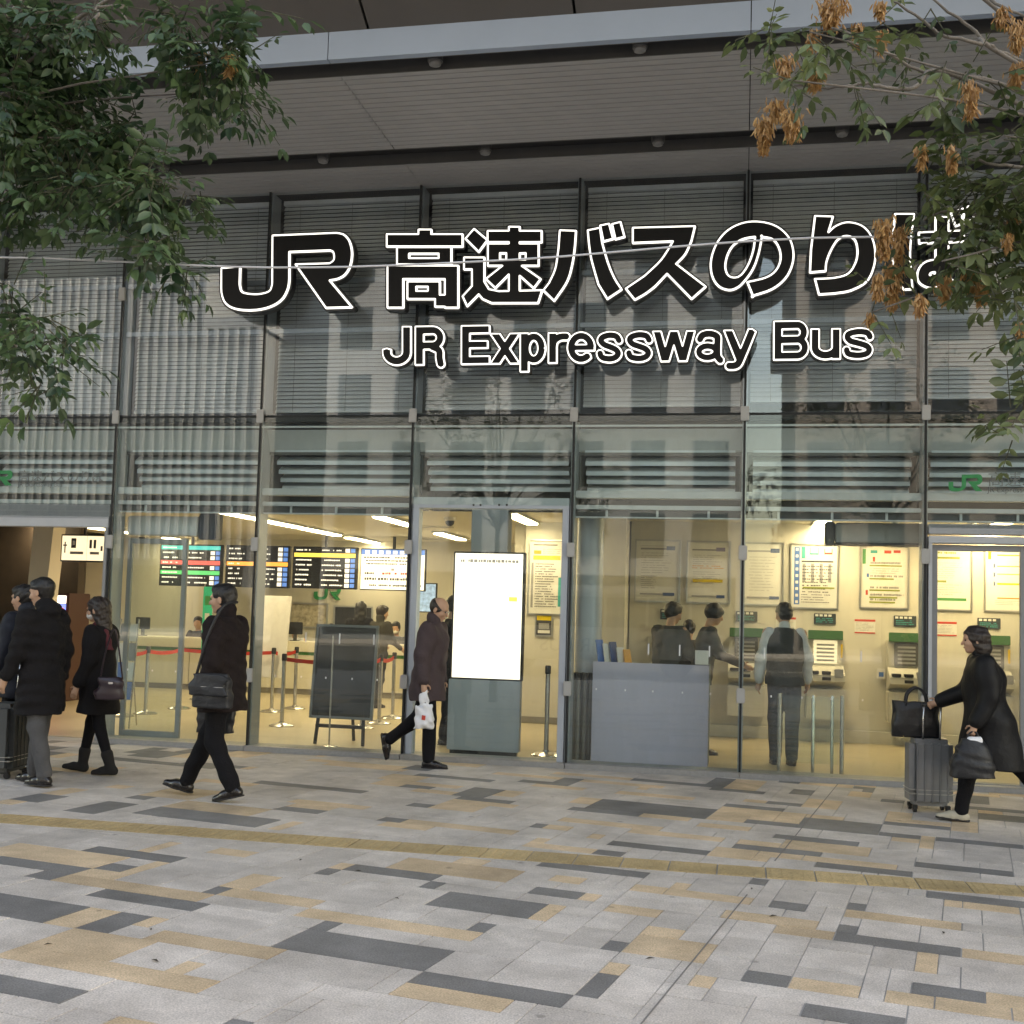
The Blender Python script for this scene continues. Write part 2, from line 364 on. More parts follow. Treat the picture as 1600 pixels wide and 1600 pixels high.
for a, b in zip(seams[:-1], seams[1:]):
    ribbed(a+.004, b-.004, .10, -.615, ZS).build('soffit_panel', SOF, B)
    ribbed(a+.004, b-.004, -.99, -2.60, ZS).build('soffit_panel', SOF, B)
    MB().box(a+.004, b-.004, -2.90, -2.83, ZS-.005, ZS+.235).build('fascia_panel', FASC, B)
    MB().box(a+.004, b-.004, -2.83, -2.785, ZS+.03, ZS+.1).build('fascia_lip', ALU_D, B)
for ya, yb in ((-.615, -.99), (-2.60, -2.83)):
    MB().box(seams[0], seams[-1], yb, ya, ZS+.10, ZS+.16).build('soffit_slot', SLOT, B)
    MB().box(seams[0], seams[-1], ya-.012, ya, ZS-.012, ZS+.1).build('slot_edge', ALU_D, B)
    MB().box(seams[0], seams[-1], yb, yb+.012, ZS-.004, ZS+.1).build('slot_edge', ALU_D, B)
LENS = mat('downlight_lens', (.2, .2, .2), .3, 0, .03)
dl = None
for (u, v, yy) in ((505, 253, -.8), (758, 241, -.8), (1028, 226, -.8), (1316, 210, -.8), (255, 268, -.8), (680, 93, -2.71), (1000, 72, -2.71), (350, 120, -2.71), (1330, 45, -2.71)):
    x = aty(u, v, yy)[0]
    if dl is None:
        dl = MB().lathe([(.05, .10), (.065, .09), (.065, .02), (.058, .012)], 20).build('downlight', ALU_D, B, True, loc=(x, yy, ZS-.01))
        lens = MB().lathe([(.055, .012), (.05, -.008), (.025, -.02), (.001, -.022)], 20).build('lens', LENS, dl, 'all')
    else: c = copy_tree(dl, B); c.location = (x, yy, ZS-.01)
# sloping canopy that rises towards the street, panelled
ya, za, yb, zb = -2.90, ZS+.235, -6.6, ZS+.235+3.7*.53
for k in range(-4, 9):
    a = XM(k)+.35; b = a+W
    MB().add([(a+.012, ya, za), (b-.012, ya, za), (b-.012, yb, zb), (a+.012, yb, zb), (a+.012, ya, za+.08), (b-.012, ya, za+.08), (b-.012, yb, zb+.08), (a+.012, yb, zb+.08)],
             [(0, 3, 2, 1), (4, 5, 6, 7), (0, 1, 5, 4), (2, 3, 7, 6), (0, 4, 7, 3), (1, 2, 6, 5)]).build('canopy_panel', CANT, B)
MB().add([(XM(-4), ya, za+.1), (XM(9), ya, za+.1), (XM(9), yb, zb+.1), (XM(-4), yb, zb+.1)], [(0, 1, 2, 3)]).build('canopy_backing', SLOT, B)
UPW = mat('upper_facade_panel', (.34, .33, .32), .7)
MB().box(XM(-14), XM(45), -6.6, 26, zb+.12, 30).build('sun_blocking_storeys', UPW, B)  # unseen block over the canopy, made tall and long to shade the square
MB().box(XM(-6), XM(10), -2.8, 26, ZS+.17, zb+.1).build('canopy_core', SLOT, B)
MB().box(XM(-6), XM(-4), -2.8, 26, 0, ZS+.17).build('end_wall', UPW, B)
MB().box(XM(8), XM(10), -2.8, 26, 0, ZS+.17).build('end_wall', UPW, B)
MB().box(XM(-4), XM(8), 14, 14.3, 0, ZS+.17).build('rear_wall', UPW, B)
# ---- curtain wall
# The green tint belongs to the laminated glass; panes are 12 mm
for i in range(-3, 8):
    a, b = XM(i)+.012, XM(i+1)-.012
    MB().box(a, b, 0, .012, ZM+.012, ZT+.02).build('glass_pane', GLASS_U, B)
    if i not in (-1, -2, 2, 5, 6): MB().box(a, b, 0, .012, .055, ZM-.012).build('glass_pane', GLASS, B)
    else: MB().box(a, b, 0, .012, 2.52 if i != 2 else 2.70, ZM-.012).build('glass_pane', GLASS, B)
CZ = [aty(1157, 1087, 0)[2], aty(1158, 864, 0)[2]]
gk = po = cl = None
for i in range(-3, 9):
    x = XM(i)
    MB().box(x-.011, x+.011, -.004, .03, .05, ZT+.03).build('joint_gasket', GASK, B)
    MB().box(x-.024, x+.024, .035, .26, .02, ZT+.03).build('mullion_post', ALU, B)
    for z in [ZM]+CZ+([aty(195, 460, 0)[2]] if i in (-1, 0) else []):
        if cl is None:
            cl = MB().bbox(-.042, .042, -.028, -.004, -.075, .075, .006).build('glass_clip', CLIP, B, loc=(x, 0, z))
        else: inst(cl, B, (x, 0, z))
SILL = mat('granite_sill', (.30, .295, .285), .6, 0, .1, 30)
for i in range(-3, 8):
    a, b = XM(i), XM(i+1)
    if i not in (-1, -2): MB().bbox(a+.003, b-.003, -.08, .27, -.02, .052, .006).build('sill', SILL, B)
    # transom
    MB().box(a+.025, b-.025, .03, .12, ZM-.055, ZM+.03).build('transom', GASK, B)
    MB().box(a+.012, b-.012, .014, .035, ZM-.125, ZM-.105).build('transom_trim', ALU_L, B)
    # spandrel box with louvres stepping back towards the floor
    if True:
        sp = MB(); za_, zb_ = aty(1300, 668, .16)[2], aty(1300, 698, .16)[2]
        sp.add([(a+.026, .13, ZM-.13), (b-.026, .13, ZM-.13), (b-.026, .24, 3.30), (a+.026, .24, 3.30), (a+.026, .30, ZM-.13), (b-.026, .30, ZM-.13), (b-.026, .30, 3.30), (a+.026, .30, 3.30)],
               [(0, 1, 2, 3)[::-1], (4, 5, 6, 7), (0, 4, 5, 1), (3, 2, 6, 7)]).build('spandrel_panel', ALU_L, B)
        MB().box(a+.026, b-.026, .225, .25, 3.262, 3.292).build('spandrel_trim', ALU_D, B)
        MB().box(a+.026, b-.026, .80, .84, 2.70, 3.40).build('louvre_back', DARKGREY, B)
        MB().box(a+.026, a+.045, .27, .80, 2.70, 3.30).build('louvre_cheek', ALU_D, B)
        MB().box(b-.045, b-.026, .27, .80, 2.70, 3.30).build('louvre_cheek', ALU_D, B)
        for k, (v, yy) in enumerate(((709, .23), (727, .29), (743, .35), (757, .41), (770, .47))):
            z = aty(1300, v, yy)[2]
            MB().add([(a+.09, yy, z-.012), (b-.09, yy, z-.012), (b-.09, yy+.10, z+.05), (a+.09, yy+.10, z+.05), (a+.09, yy, z+.032), (b-.09, yy, z+.032), (b-.09, yy+.10, z+.09), (a+.09, yy+.10, z+.09)],
                     [(0, 3, 2, 1), (4, 5, 6, 7), (0, 1, 5, 4), (2, 3, 7, 6), (0, 4, 7, 3), (1, 2, 6, 5)]).build('louvre_slat', mat('pale_louvre_slat', (.58, .65, .72), .45, .1, .04, 3), B)
        if i == 2: continue
        z1, z2 = aty(1300, 781, .1)[2], aty(1300, 793, .1)[2]
        MB().bbox(a+.026, b-.026, .06, .18, z1-.005, z1+.07, .004).build('head_rail', ALU_L, B)
        MB().bbox(a+.026, b-.026, .08, .16, z2-.045, z2+.0, .004).build('head_rail', ALU_L, B)
        MB().box(a+.026, b-.026, .13, .15, 2.60, z2-.045).build('smoke_curtain', DARKGREY, B)
        MB().box(a+.026, b-.026, .10, .15, 2.585, 2.60).build('curtain_trim', ALU_L, B)
        for k in range(3): MB().box(a+W*(.2+.3*k)-.012, a+W*(.2+.3*k)+.012, .115, .13, 2.60, 2.68).build('curtain_clip', ALU_L, B)
# portal of the middle bay
PF = mat('blue_grey_door_frame', (.42, .47, .53), .45, .25, .04, 3)
a, b = XM(2), XM(3)
zh0, zh1 = aty(770, 795, .05)[2], aty(770, 778, .05)[2]
MB().bbox(a+.03, b-.03, .015, .16, zh0, zh1, .004).build('portal_header', PF, B)
for x in (a+.03, b-.10): MB().bbox(x, x+.07, .014, .16, .05, zh0, .004).build('portal_jamb', PF, B)
for u in (740, 751, 780, 792):
    x, z = xz(u, 789, .014); MB().lathe([(.012, 0), (.012, .004)], 10).build('bolt_cap', DARKGREY, B, loc=(x, .012, z)).rotation_euler = (pi/2, 0, 0)
MB().box(a+.1, b-.1, .06, .072, .055, zh0).build('glass_pane', GLASS, B)
# interior shell
FLO = mat('tan_terrazzo_floor', (.42, .36, .25), .35, 0, .08, 5, 0)
CEI = mat('ceiling_paint', (.62, .58, .48), .8, 0, .03, 1)
MB().box(XM(-4), XM(8), .27, 14, -.02, .004).build('interior_floor', FLO, B)
MB().box(XM(-3), XM(8), .84, 14, 2.86, 2.92).build('interior_ceiling', CEI, B)
MB().box(XM(-3), XM(8), .30, .345, 2.70, 2.92).build('ceiling_edge', ALU_D, B) if False else None
# upper storey behind the blinds
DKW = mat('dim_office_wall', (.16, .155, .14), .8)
MB().box(XM(-4), XM(8), .84, .90, 2.92, 3.55).build('floor_slab_edge', DARKGREY, B)
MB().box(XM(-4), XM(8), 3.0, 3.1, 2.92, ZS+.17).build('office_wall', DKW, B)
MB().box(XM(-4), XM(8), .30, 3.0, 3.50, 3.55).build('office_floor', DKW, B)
# venetian blinds
BLIND = mat('grey_blind_slat', (.70, .715, .71), .5, .0, .05, 2)
BCORD = mat('blind_cord', (.3, .29, .27), .7)
for i in range(-3, 8):
    a, b = XM(i)+.05, XM(i+1)-.05
    zbot = {3: 3.80, 4: 3.84, 5: 3.86, 6: 3.86, 2: 3.78}.get(i, 3.76); ztop = ZT-.05
    e = empty('venetian_blind', ((a+b)/2, .30, zbot), label={-1: 'grey venetian blind behind the dense ash foliage, left of the logo letters', 0: 'grey venetian blind behind the hook of the large logo letter J', 1: 'grey venetian blind behind the large logo letter R', 2: 'grey venetian blind behind the first large kanji and the letters Exp', 3: 'grey venetian blind behind the large katakana and the letters ssway', 4: 'grey venetian blind behind the large hiragana and the word Bus', 5: 'grey venetian blind behind the branches with seed bunches'}.get(i, 'grey venetian blind in an upper bay beyond the sign'), cat='blind', group='venetian blinds behind the upper glazing')
    mb = MB(); n = int((ztop-zbot)/.045); tilt = radians(random.uniform(57, 63)); hw = (b-a)/2
    for k in range(n):
        z = .03+k*(ztop-zbot)/n+random.uniform(-.001, .001); dy, dz = .0265*cos(tilt), .0265*sin(tilt)
        mb.add([(-hw, -dy, z-dz), (hw, -dy, z-dz), (hw, 0, z+.003), (-hw, 0, z+.003), (hw, dy, z+dz), (-hw, dy, z+dz)], [(0, 1, 2, 3), (3, 2, 4, 5)])
    o = mb.build('slats', BLIND, e, kind='stuff')
    MB().box(-hw, hw, -.03, .03, ztop-zbot+.02, ztop-zbot+.07).build('head_rail', BLIND, e)
    MB().box(-hw, hw, -.02, .02, -.012, .012).build('bottom_rail', BLIND, e)
    for f in (-.75, 0, .75): MB().box(hw*f-.002, hw*f+.002, -.028, -.026, 0, ztop-zbot+.02).build('cord', BCORD, e)
# horizontal office rails seen behind the sign
for i in range(-1, 8):
    a, b = XM(i)+.03, XM(i+1)-.03
    for v in (385, 470, 528, 570):
        pass
    for z in (5.16, 4.60): MB().box(a, b, .05, .09, z, z+.05).build('sign_support_rail', ALU, B)
# ================================================================== channel-letter signs (traced in the facade plane)
Y_SIGN = -.30
def poly_inside_sd(poly, X, Y):
    P = np.array(poly, float); Q = np.roll(P, -1, 0)
    d2 = np.full(X.shape, 1e18); ins = np.zeros(X.shape, bool)
    for (ax, ay), (bx, by) in zip(P, Q):
        ex, ey = bx-ax, by-ay; L2 = ex*ex+ey*ey
        if L2 < 1e-12: continue
        t = np.clip(((X-ax)*ex+(Y-ay)*ey)/L2, 0, 1)
        d2 = np.minimum(d2, (X-ax-t*ex)**2+(Y-ay-t*ey)**2)
        c = ((ay > Y) != (by > Y))
        if ey != 0: ins ^= c & (X < (bx-ax)*(Y-ay)/ey+ax)
    return np.where(ins, -1, 1)*np.sqrt(d2)
def stroke_sd(pts, w, X, Y, miter=False):
    out = np.full(X.shape, 1e9); P = [np.array(p, float) for p in pts]; n = len(P)
    for k in range(n-1):
        a, b = P[k].copy(), P[k+1].copy(); d = b-a; L = np.linalg.norm(d)
        if L < 1e-9: continue
        d /= L
        if miter:
            if k > 0: a -= d*w/2
            if k < n-2: b += d*w/2
        c = (a+b)/2; hl = np.linalg.norm(b-a)/2
        x = np.abs((X-c[0])*d[0]+(Y-c[1])*d[1])-hl; y = np.abs(-(X-c[0])*d[1]+(Y-c[1])*d[0])-w/2
        out = np.minimum(out, np.hypot(np.maximum(x, 0), np.maximum(y, 0))+np.minimum(np.maximum(x, y), 0))
        if not miter and k > 0: out = np.minimum(out, np.hypot(X-P[k][0], Y-P[k][1])-w/2)
    return out
def contours(Fld, xs, ys, lev):
    """marching squares -> closed loops of points"""
    A = Fld-lev; nx, ny = A.shape
    segs = {}
    def ip(i, j, i2, j2):
        a, b = A[i, j], A[i2, j2]; t = a/(a-b)
        return (xs[i]+(xs[i2]-xs[i])*t, ys[j]+(ys[j2]-ys[j])*t)
    s = A < 0
    mix = (s[:-1, :-1].astype(int)+s[1:, :-1]+s[:-1, 1:]+s[1:, 1:])
    nxt = {}; pos = {}
    for i, j in np.argwhere((mix > 0) & (mix < 4)):
        c = [s[i, j], s[i+1, j], s[i+1, j+1], s[i, j+1]]
        ed = [('h', i, j), ('v', i+1, j), ('h', i, j+1), ('v', i, j)]
        cs = [(i, j), (i+1, j), (i+1, j+1), (i, j+1)]
        ent = []; ext = []
        for k in range(4):
            if c[k] != c[(k+1) % 4]:
                pos[ed[k]] = ip(*cs[k], *cs[(k+1) % 4])
                (ext if c[k] else ent).append(k)
        # inside on the left: go from an edge where we leave to one where we enter
        for k in ext:
            m_ = min(ent, key=lambda e: (e-k) % 4) if len(ent) > 1 else ent[0]
            nxt[ed[k]] = ed[m_]
    loops = []; used = set()
    for st_ in list(nxt):
        if st_ in used: continue
        lp = []; e = st_
        while e not in used and e in nxt:
            used.add(e); lp.append(pos[e]); e = nxt[e]
        if len(lp) > 6: loops.append(lp)
    return loops
def simplify(lp, tol):
    P = np.array(lp)
    def rdp(a, b):
        if b <= a+1: return []
        d = P[b]-P[a]; L = np.hypot(*d); q = P[a+1:b]-P[a]
        dist = np.abs(q[:, 0]*d[1]-q[:, 1]*d[0])/L if L > 1e-9 else np.hypot(q[:, 0], q[:, 1])
        k = int(dist.argmax())
        if dist[k] < tol: return []
        return rdp(a, a+1+k)+[a+1+k]+rdp(a+1+k, b)
    n = len(P); far = int(np.hypot(*(P-P[0]).T).argmax())
    idx = [0]+rdp(0, far)+[far]+rdp(far, n-1)
    return [tuple(P[k]) for k in idx]
def extrude_loops(loops, tomap, depth, name, M, parent):
    """filled outline with holes, extruded along y; front face at the mapped plane"""
    cu = bpy.data.curves.new(name, 'CURVE'); cu.dimensions = '2D'; cu.fill_mode = 'BOTH'; cu.extrude = depth/2
    for lp in loops:
        q = [tomap(*p) for p in lp]
        sp = cu.splines.new('POLY'); sp.points.add(len(q)-1); sp.use_cyclic_u = True
        for k, p in enumerate(q): sp.points[k].co = (p[0], p[1], 0, 1)
    tmp = bpy.data.objects.new('tmp', cu); COL.objects.link(tmp)
    me = bpy.data.meshes.new_from_object(tmp.evaluated_get(bpy.context.evaluated_depsgraph_get()))
    bpy.data.objects.remove(tmp); bpy.data.curves.remove(cu)
    me.name = name; me.materials.clear(); me.materials.append(M)
    o = bpy.data.objects.new(name, me); COL.objects.link(o); o.parent = parent
    return o
SG_BLACK = mat('sign_black_face', (.008, .008, .009), .5, 0, .05, 4, spec=.25)
SG_SIDE = mat('sign_black_return', (.016, .016, .018), .4)
SG_WHITE = mat('sign_lit_outline', (.85, .88, .94), .4, emit=(.76, .87, 1), es=.36)
def pix_map(u, v):
    p = aty(u, v, Y_SIGN); return p[0], p[2]
def letter(fn, bbox, parent, name='letter', step=.5, line=1.5, rim=4.2, depth=.11):
    u0, v0, u1, v1 = bbox; pad = 9
    xs = np.arange(u0-pad, u1+pad, step); ys = np.arange(v0-pad, v1+pad, step)
    X, Y = np.meshgrid(xs, ys, indexing='ij')
    Fd = fn(X, Y)
    ex = np.full(X.shape, 1e18)
    base = contours(Fd, xs, ys, 0.)
    for lp in base:                                     # exact distance to the outline
        P = np.array(simplify(lp, .12)); Q = np.roll(P, -1, 0)
        for (ax, ay), (bx, by) in zip(P, Q):
            dx, dy = bx-ax, by-ay; L2 = dx*dx+dy*dy
            if L2 < 1e-12: continue
            t = np.clip(((X-ax)*dx+(Y-ay)*dy)/L2, 0, 1); ex = np.minimum(ex, (X-ax-t*dx)**2+(Y-ay-t*dy)**2)
    S = np.where(Fd < 0, -1, 1)*np.sqrt(ex)
    lv = {k: [simplify(l, .1) for l in contours(S, xs, ys, o)] for k, o in (('rim', rim), ('white', line), ('face', -line))}
    mx, mz = pix_map((u0+u1)/2, (v0+v1)/2)
    fm = lambda u, v: (pix_map(u, v)[0]-mx, pix_map(u, v)[1]-mz)
    back = extrude_loops(lv['rim'], fm, depth, name, SG_SIDE, parent); back.rotation_euler = (pi/2, 0, 0); back.location = (mx, Y_SIGN+depth/2+.012, mz)
    wh = extrude_loops(lv['white'], fm, .012, 'lit_outline', SG_WHITE, back); wh.location = (0, 0, depth/2+.006)
    if lv['face']:
        fa = extrude_loops(lv['face'], fm, .010, 'face', SG_BLACK, back); fa.location = (0, 0, depth/2+.0175)
    return back
def T(ox, oy, s): return lambda pts: [(ox+x/s, oy+y/s) for x, y in pts]
A4, A5, A3, A7 = T(320, 320, 2.5), T(900, 300, 2.2857), T(1100, 0, 3.2), T(860, 240, 4.4444)
def rect(x0, y0, x1, y1): return [(x0, y0), (x1, y0), (x1, y1), (x0, y1)]
def U(*fs): return lambda X, Y: np.minimum.reduce([f(X, Y) for f in fs])
def SUB(f, *hs): return lambda X, Y: np.maximum.reduce([f(X, Y)]+[-h(X, Y) for h in hs])
def PL(pts): return lambda X, Y: poly_inside_sd(pts, X, Y)
def SK(pts, w, m_=False): return lambda X, Y: stroke_sd(pts, w, X, Y, m_)
def arc(cx, cy, rx, ry, a0, a1, n=18): return [(cx+rx*cos(radians(a0+(a1-a0)*k/n)), cy+ry*sin(radians(a0+(a1-a0)*k/n))) for k in range(n+1)]
def sm(pts, n=6):                                       # Catmull-Rom smoothing of an open polyline
    P = [np.array(p, float) for p in pts]; out = []
    for k in range(len(P)-1):
        p0, p1, p2, p3 = P[max(k-1, 0)], P[k], P[k+1], P[min(k+2, len(P)-1)]
        for j in range(n):
            t = j/n; out.append(tuple(.5*((2*p1)+(p2-p0)*t+(2*p0-5*p1+4*p2-p3)*t*t+(3*p1-p0-3*p2+p3)*t**3)))
    return out+[tuple(P[-1])]
JRP = [(265, 120)]+sm([(515, 110), (545, 118), (566, 145), (575, 190), (568, 238), (548, 272), (520, 289), (487, 295)])+[(575, 400), (474, 403), (355, 233), (488, 229)]+sm([(488, 229), (503, 218), (506, 203), (502, 185), (490, 178)])+[(330, 184)]+sm([(330, 290), (325, 325), (305, 365), (270, 392), (220, 408), (165, 412), (115, 405), (82, 385), (67, 350), (65, 310)])+[(65, 248), (138, 242)]+sm([(136, 310), (142, 336), (160, 346), (200, 350), (235, 345), (256, 334), (264, 310)])
s1 = empty('station_name_sign', (-1.7, Y_SIGN, 4.75), label='large black Japanese channel letters with white lit outlines on the upper glazing', cat='sign')
s1_loc = Vector(s1.location)
def fix(root):
    for ch in root.children: ch.location = ch.location-Vector(root.location)
letter(PL(A4(JRP)), (345, 362, 552, 488), s1, 'logo_letters', step=.7)
# 高
Q = lambda *r: PL(A4(rect(*r)))
kou = U(Q(835, 97, 885, 130), Q(711, 115, 1007, 163), SUB(Q(751, 166, 963, 233), Q(798, 191, 914, 209)),
        SUB(Q(714, 238, 990, 402), Q(775, 290, 938, 410)), Q(900, 352, 975, 398), SUB(Q(792, 300, 918, 368), Q(826, 320, 872, 337)))
letter(kou, (602, 356, 724, 482), s1)
soku = U(PL(A4([(1052, 94), (1104, 138), (1070, 184), (1018, 133)])), PL(A4([(1013, 206), (1092, 206), (1092, 300), (1110, 330), (1150, 338), (1318, 334), (1302, 384), (1120, 384), (1085, 368), (1070, 350), (1025, 396), (1007, 358), (1044, 318), (1044, 252), (1013, 252)])),
         Q(1188, 86, 1230, 340), Q(1105, 102, 1316, 146), SUB(Q(1106, 152, 1304, 238), Q(1153, 189, 1178, 215), Q(1227, 189, 1254, 215)),
         PL(A4([(1180, 225), (1198, 262), (1135, 325), (1098, 290)])), PL(A4([(1222, 225), (1240, 240), (1312, 290), (1285, 326), (1220, 268)])))
letter(soku, (722, 352, 850, 482), s1)
ba = U(PL(A4([(1387, 100)]+[(1450, 102)]+sm([(1446, 160), (1436, 230), (1415, 300), (1365, 375)])+[(1322, 335)]+sm([(1345, 306), (1370, 248), (1382, 170)]))),
       PL(A5([(42, 137), (86, 128)]+sm([(93, 180), (113, 250), (137, 308), (163, 348)])+[(112, 382)]+sm([(80, 330), (55, 240), (46, 180)]))),
       PL(A7([(345, 500), (408, 487), (436, 592), (368, 610)])), PL(A7([(428, 490), (487, 475), (515, 578), (452, 595)])))
letter(ba, (848, 345, 980, 472), s1)
su = PL(A5([(203, 128), (425, 122)]+sm([(412, 175), (390, 222), (357, 257)])+[(463, 338), (413, 382), (325, 292)]+sm([(285, 335), (250, 362), (210, 385)])+[(178, 345)]+sm([(245, 300), (305, 242), (347, 176)])+[(203, 182)]))
letter(su, (975, 350, 1106, 472), s1)
no = SUB(PL(A5(sm([(612, 322), (632, 370), (632, 370), (700, 347), (748, 308), (772, 260), (776, 212), (760, 163), (718, 124), (660, 107), (600, 110), (545, 135), (505, 180), (483, 240), (485, 295), (508, 335), (545, 350), (575, 342), (600, 320), (632, 275), (652, 220), (664, 160), (664, 160), (705, 170), (727, 205), (730, 245), (712, 283), (675, 307), (612, 322)], 4))),
         PL(A5(sm([(640, 160), (633, 210), (614, 262), (588, 298), (562, 306), (541, 295), (533, 265), (541, 225), (562, 190), (597, 168), (640, 160)], 4))))
letter(no, (1106, 345, 1242, 468), s1)
ri = PL(A3([(555, 1080), (645, 1083), (620, 1165)]+sm([(620, 1165), (660, 1130), (720, 1112), (790, 1130), (835, 1180), (855, 1250), (850, 1330), (815, 1405), (740, 1450), (660, 1466), (575, 1472)])+[(555, 1395)]+sm([(555, 1395), (650, 1390), (718, 1370), (755, 1320), (768, 1260), (755, 1200), (715, 1180), (670, 1197), (635, 1250), (612, 1310), (608, 1355)])+[(530, 1362), (535, 1250)]))
letter(ri, (1262, 335, 1368, 464), s1)
bb = U(PL(A3([(955, 1070), (1050, 1070)]+sm([(1036, 1180), (1030, 1280), (1042, 1445)])+[(1000, 1448)]+sm([(958, 1400), (945, 1300), (946, 1180)]))),
       SK(A3([(1075, 1190), (1300, 1180)]), 17), SK(A3([(1190, 1085), (1190, 1330)]), 20),
       SK(A3(sm([(1190, 1310), (1180, 1385), (1140, 1410), (1098, 1390), (1110, 1345), (1160, 1330), (1230, 1350), (1305, 1420)])), 19),
       PL(A3([(1235, 1065), (1275, 1050), (1300, 1115), (1258, 1130)])), PL(A3([(1290, 1045), (1328, 1030), (1352, 1095), (1312, 1110)])))
letter(bb, (1392, 320, 1528, 458), s1)
fix(s1)
s2 = empty('english_name_sign', (-1.3, Y_SIGN, 4.15), label='smaller black English channel letters with white lit outlines on the upper glazing', cat='sign')
def vb(u): return 571-(u-598)*.0143
def G(ch, u0, u1):
    wd = u1-u0; w = 13.; h = w/2; cap = 60.; xh = 47.
    P = lambda pts: [(u0+x, vb(u0+x)-y) for x, y in pts]
    S_ = lambda pts, m_=False, ww=w: SK(P(pts), ww, m_)
    R_ = lambda a, b, c, d: PL(P([(a, b), (c, b), (c, d), (a, d)]))
    if ch == 'J': f = S_([(wd-h, cap)]+[(wd-h, 22)]+arc(wd/2, 20, wd/2-h, 13.5, 0, -180)+[(h, 25)])
    elif ch == 'R': f = U(R_(0, 0, w, cap), S_([(h, cap-6), (wd-20, cap-6)]+arc(wd-19, cap-18, 12, 12, 90, -90)+[(h, 30)], False, 12.), S_(sm([(wd-20, 28), (wd-9, 22), (wd-8, 10), (wd-6, 0)]), False, 12.))
    elif ch == 'E': f = U(R_(0, 0, w, cap), R_(0, cap-12, wd, cap), R_(0, 25, wd-3, 36), R_(0, 0, wd, 12))
    elif ch == 'B': f = U(R_(0, 0, w, cap), S_([(h, cap-6), (wd-19, cap-6)]+arc(wd-18, cap-17.5, 10, 11.5, 90, -90)+[(h, 31)], False, 12.), S_([(h, 31), (wd-18, 31)]+arc(wd-18, 18.5, 11.5, 12.5, 90, -90)+[(h, 6)], False, 12.))
    elif ch == 'x': f = U(PL(P([(0, xh), (15, xh), (wd, 0), (wd-15, 0)])), PL(P([(wd-15, xh), (wd, xh), (15, 0), (0, 0)])))
    elif ch == 'p': f = U(R_(0, -13, w, xh), S_(arc(wd/2+1, xh/2, wd/2-h-1, xh/2-5.5, 0, 360, 30), False, 12.))
    elif ch == 'r': f = U(R_(0, 0, w, xh), S_(sm([(h, 22), (9, 34), (18, 40.5), (wd, 41)]), False, 12.))
    elif ch == 'e': f = U(S_(arc(wd/2, xh/2, wd/2-h, xh/2-5.5, 0, 318, 30), False, 12.), R_(6, 18.5, wd-1, 28))
    elif ch == 's': f = S_(sm([(wd-h+1, 33), (wd-10, 40), (wd/2, 42), (10, 39), (7, 33.5), (12, 27.5), (wd/2, 24), (wd-11, 19.5), (wd-7, 13.5), (wd-11, 7.5), (wd/2, 5), (9, 7.5), (h-1, 14.5)]), False, 11.2)
    elif ch == 'w': f = U(*[PL(P([(a-6.5, xh), (a+6.5, xh), (b+6.5, 0), (b-6.5, 0)])) for a, b in ((6.5, wd*.29), (wd/2, wd*.29), (wd/2, wd*.71), (wd-6.5, wd*.71))])
    elif ch == 'a': f = U(S_(sm([(h, 33), (11, 40), (wd/2, 42), (wd-12, 38), (wd-11, 30), (wd-11, 8), (wd-6, 0)]), False, 12.), S_(arc(wd/2-4, 14, wd/2-9, 9, 0, 360, 24), False, 11.))
    elif ch == 'y': f = U(PL(P([(0, xh), (14, xh), (wd/2+5, 8), (wd/2-7, 0)])), S_(sm([(wd-6.5, xh), (wd/2+3, 8), (wd/2-5, -7), (7, -8.5)]), False, 12.5))
    else: f = U(S_([(h, xh), (h, 18)]+arc(wd/2, 18, wd/2-h, 12, 180, 360)+[(wd-h, xh)]), R_(wd-w, 0, wd, xh))
    letter(f, (u0, 490, u1, 590), s2, step=.5, line=1.15, rim=3.0, depth=.08)
for ch, a, b in (('J', 598, 642), ('R', 649, 695), ('E', 721, 765), ('x', 766, 812), ('p', 813, 853), ('r', 857, 886), ('e', 886, 930), ('s', 932, 973), ('s', 977, 1020), ('w', 1020, 1086), ('a', 1087, 1132),
                 ('y', 1131, 1182), ('B', 1209, 1264), ('u', 1267, 1313), ('s', 1317, 1365)): G(ch, a, b)
fix(s2)
# green operator marks on the inside of the glass
GREEN = mat('green_print', (.012, .26, .085), .5)
GREYP = mat('grey_print', (.16, .18, .18), .5)
def logo_on(u0, v0, u1, v1, yy, root):
    px = A4(JRP); P = np.array(px); mn, mxx = P.min(0), P.max(0)
    p0 = aty(u0, v1, yy); p1 = aty(u1, v0, yy)
    q = [((x-mn[0])/(mxx[0]-mn[0])*(p1[0]-p0[0]), (1-(y-mn[1])/(mxx[1]-mn[1]))*(p1[2]-p0[2])) for x, y in px]
    o = extrude_loops([q], lambda a, b: (a, b), .003, 'logo_letters', GREEN, root); o.rotation_euler = (pi/2, 0, 0); o.location = Vector((p0[0], yy, p0[2]))-Vector(root.location)
    return p0, p1
def text_obj(s, size, M, parent, loc, rot=(pi/2, 0, 0), name='lettering', ext=.0015, sx=1.):
    cu = bpy.data.curves.new('t', 'FONT'); cu.body = s; cu.size = size; cu.extrude = ext
    tmp = bpy.data.objects.new('tmp', cu); COL.objects.link(tmp)
    me = bpy.data.meshes.new_from_object(tmp.evaluated_get(bpy.context.evaluated_depsgraph_get()))
    bpy.data.objects.remove(tmp); bpy.data.curves.remove(cu)
    me.name = name; me.materials.clear(); me.materials.append(M)
    o = bpy.data.objects.new(name, me); COL.objects.link(o); o.parent = parent; o.rotation_euler = rot; o.scale = (sx, 1, 1)
    o.location = Vector(loc)-Vector(parent.location) if parent else Vector(loc); return o
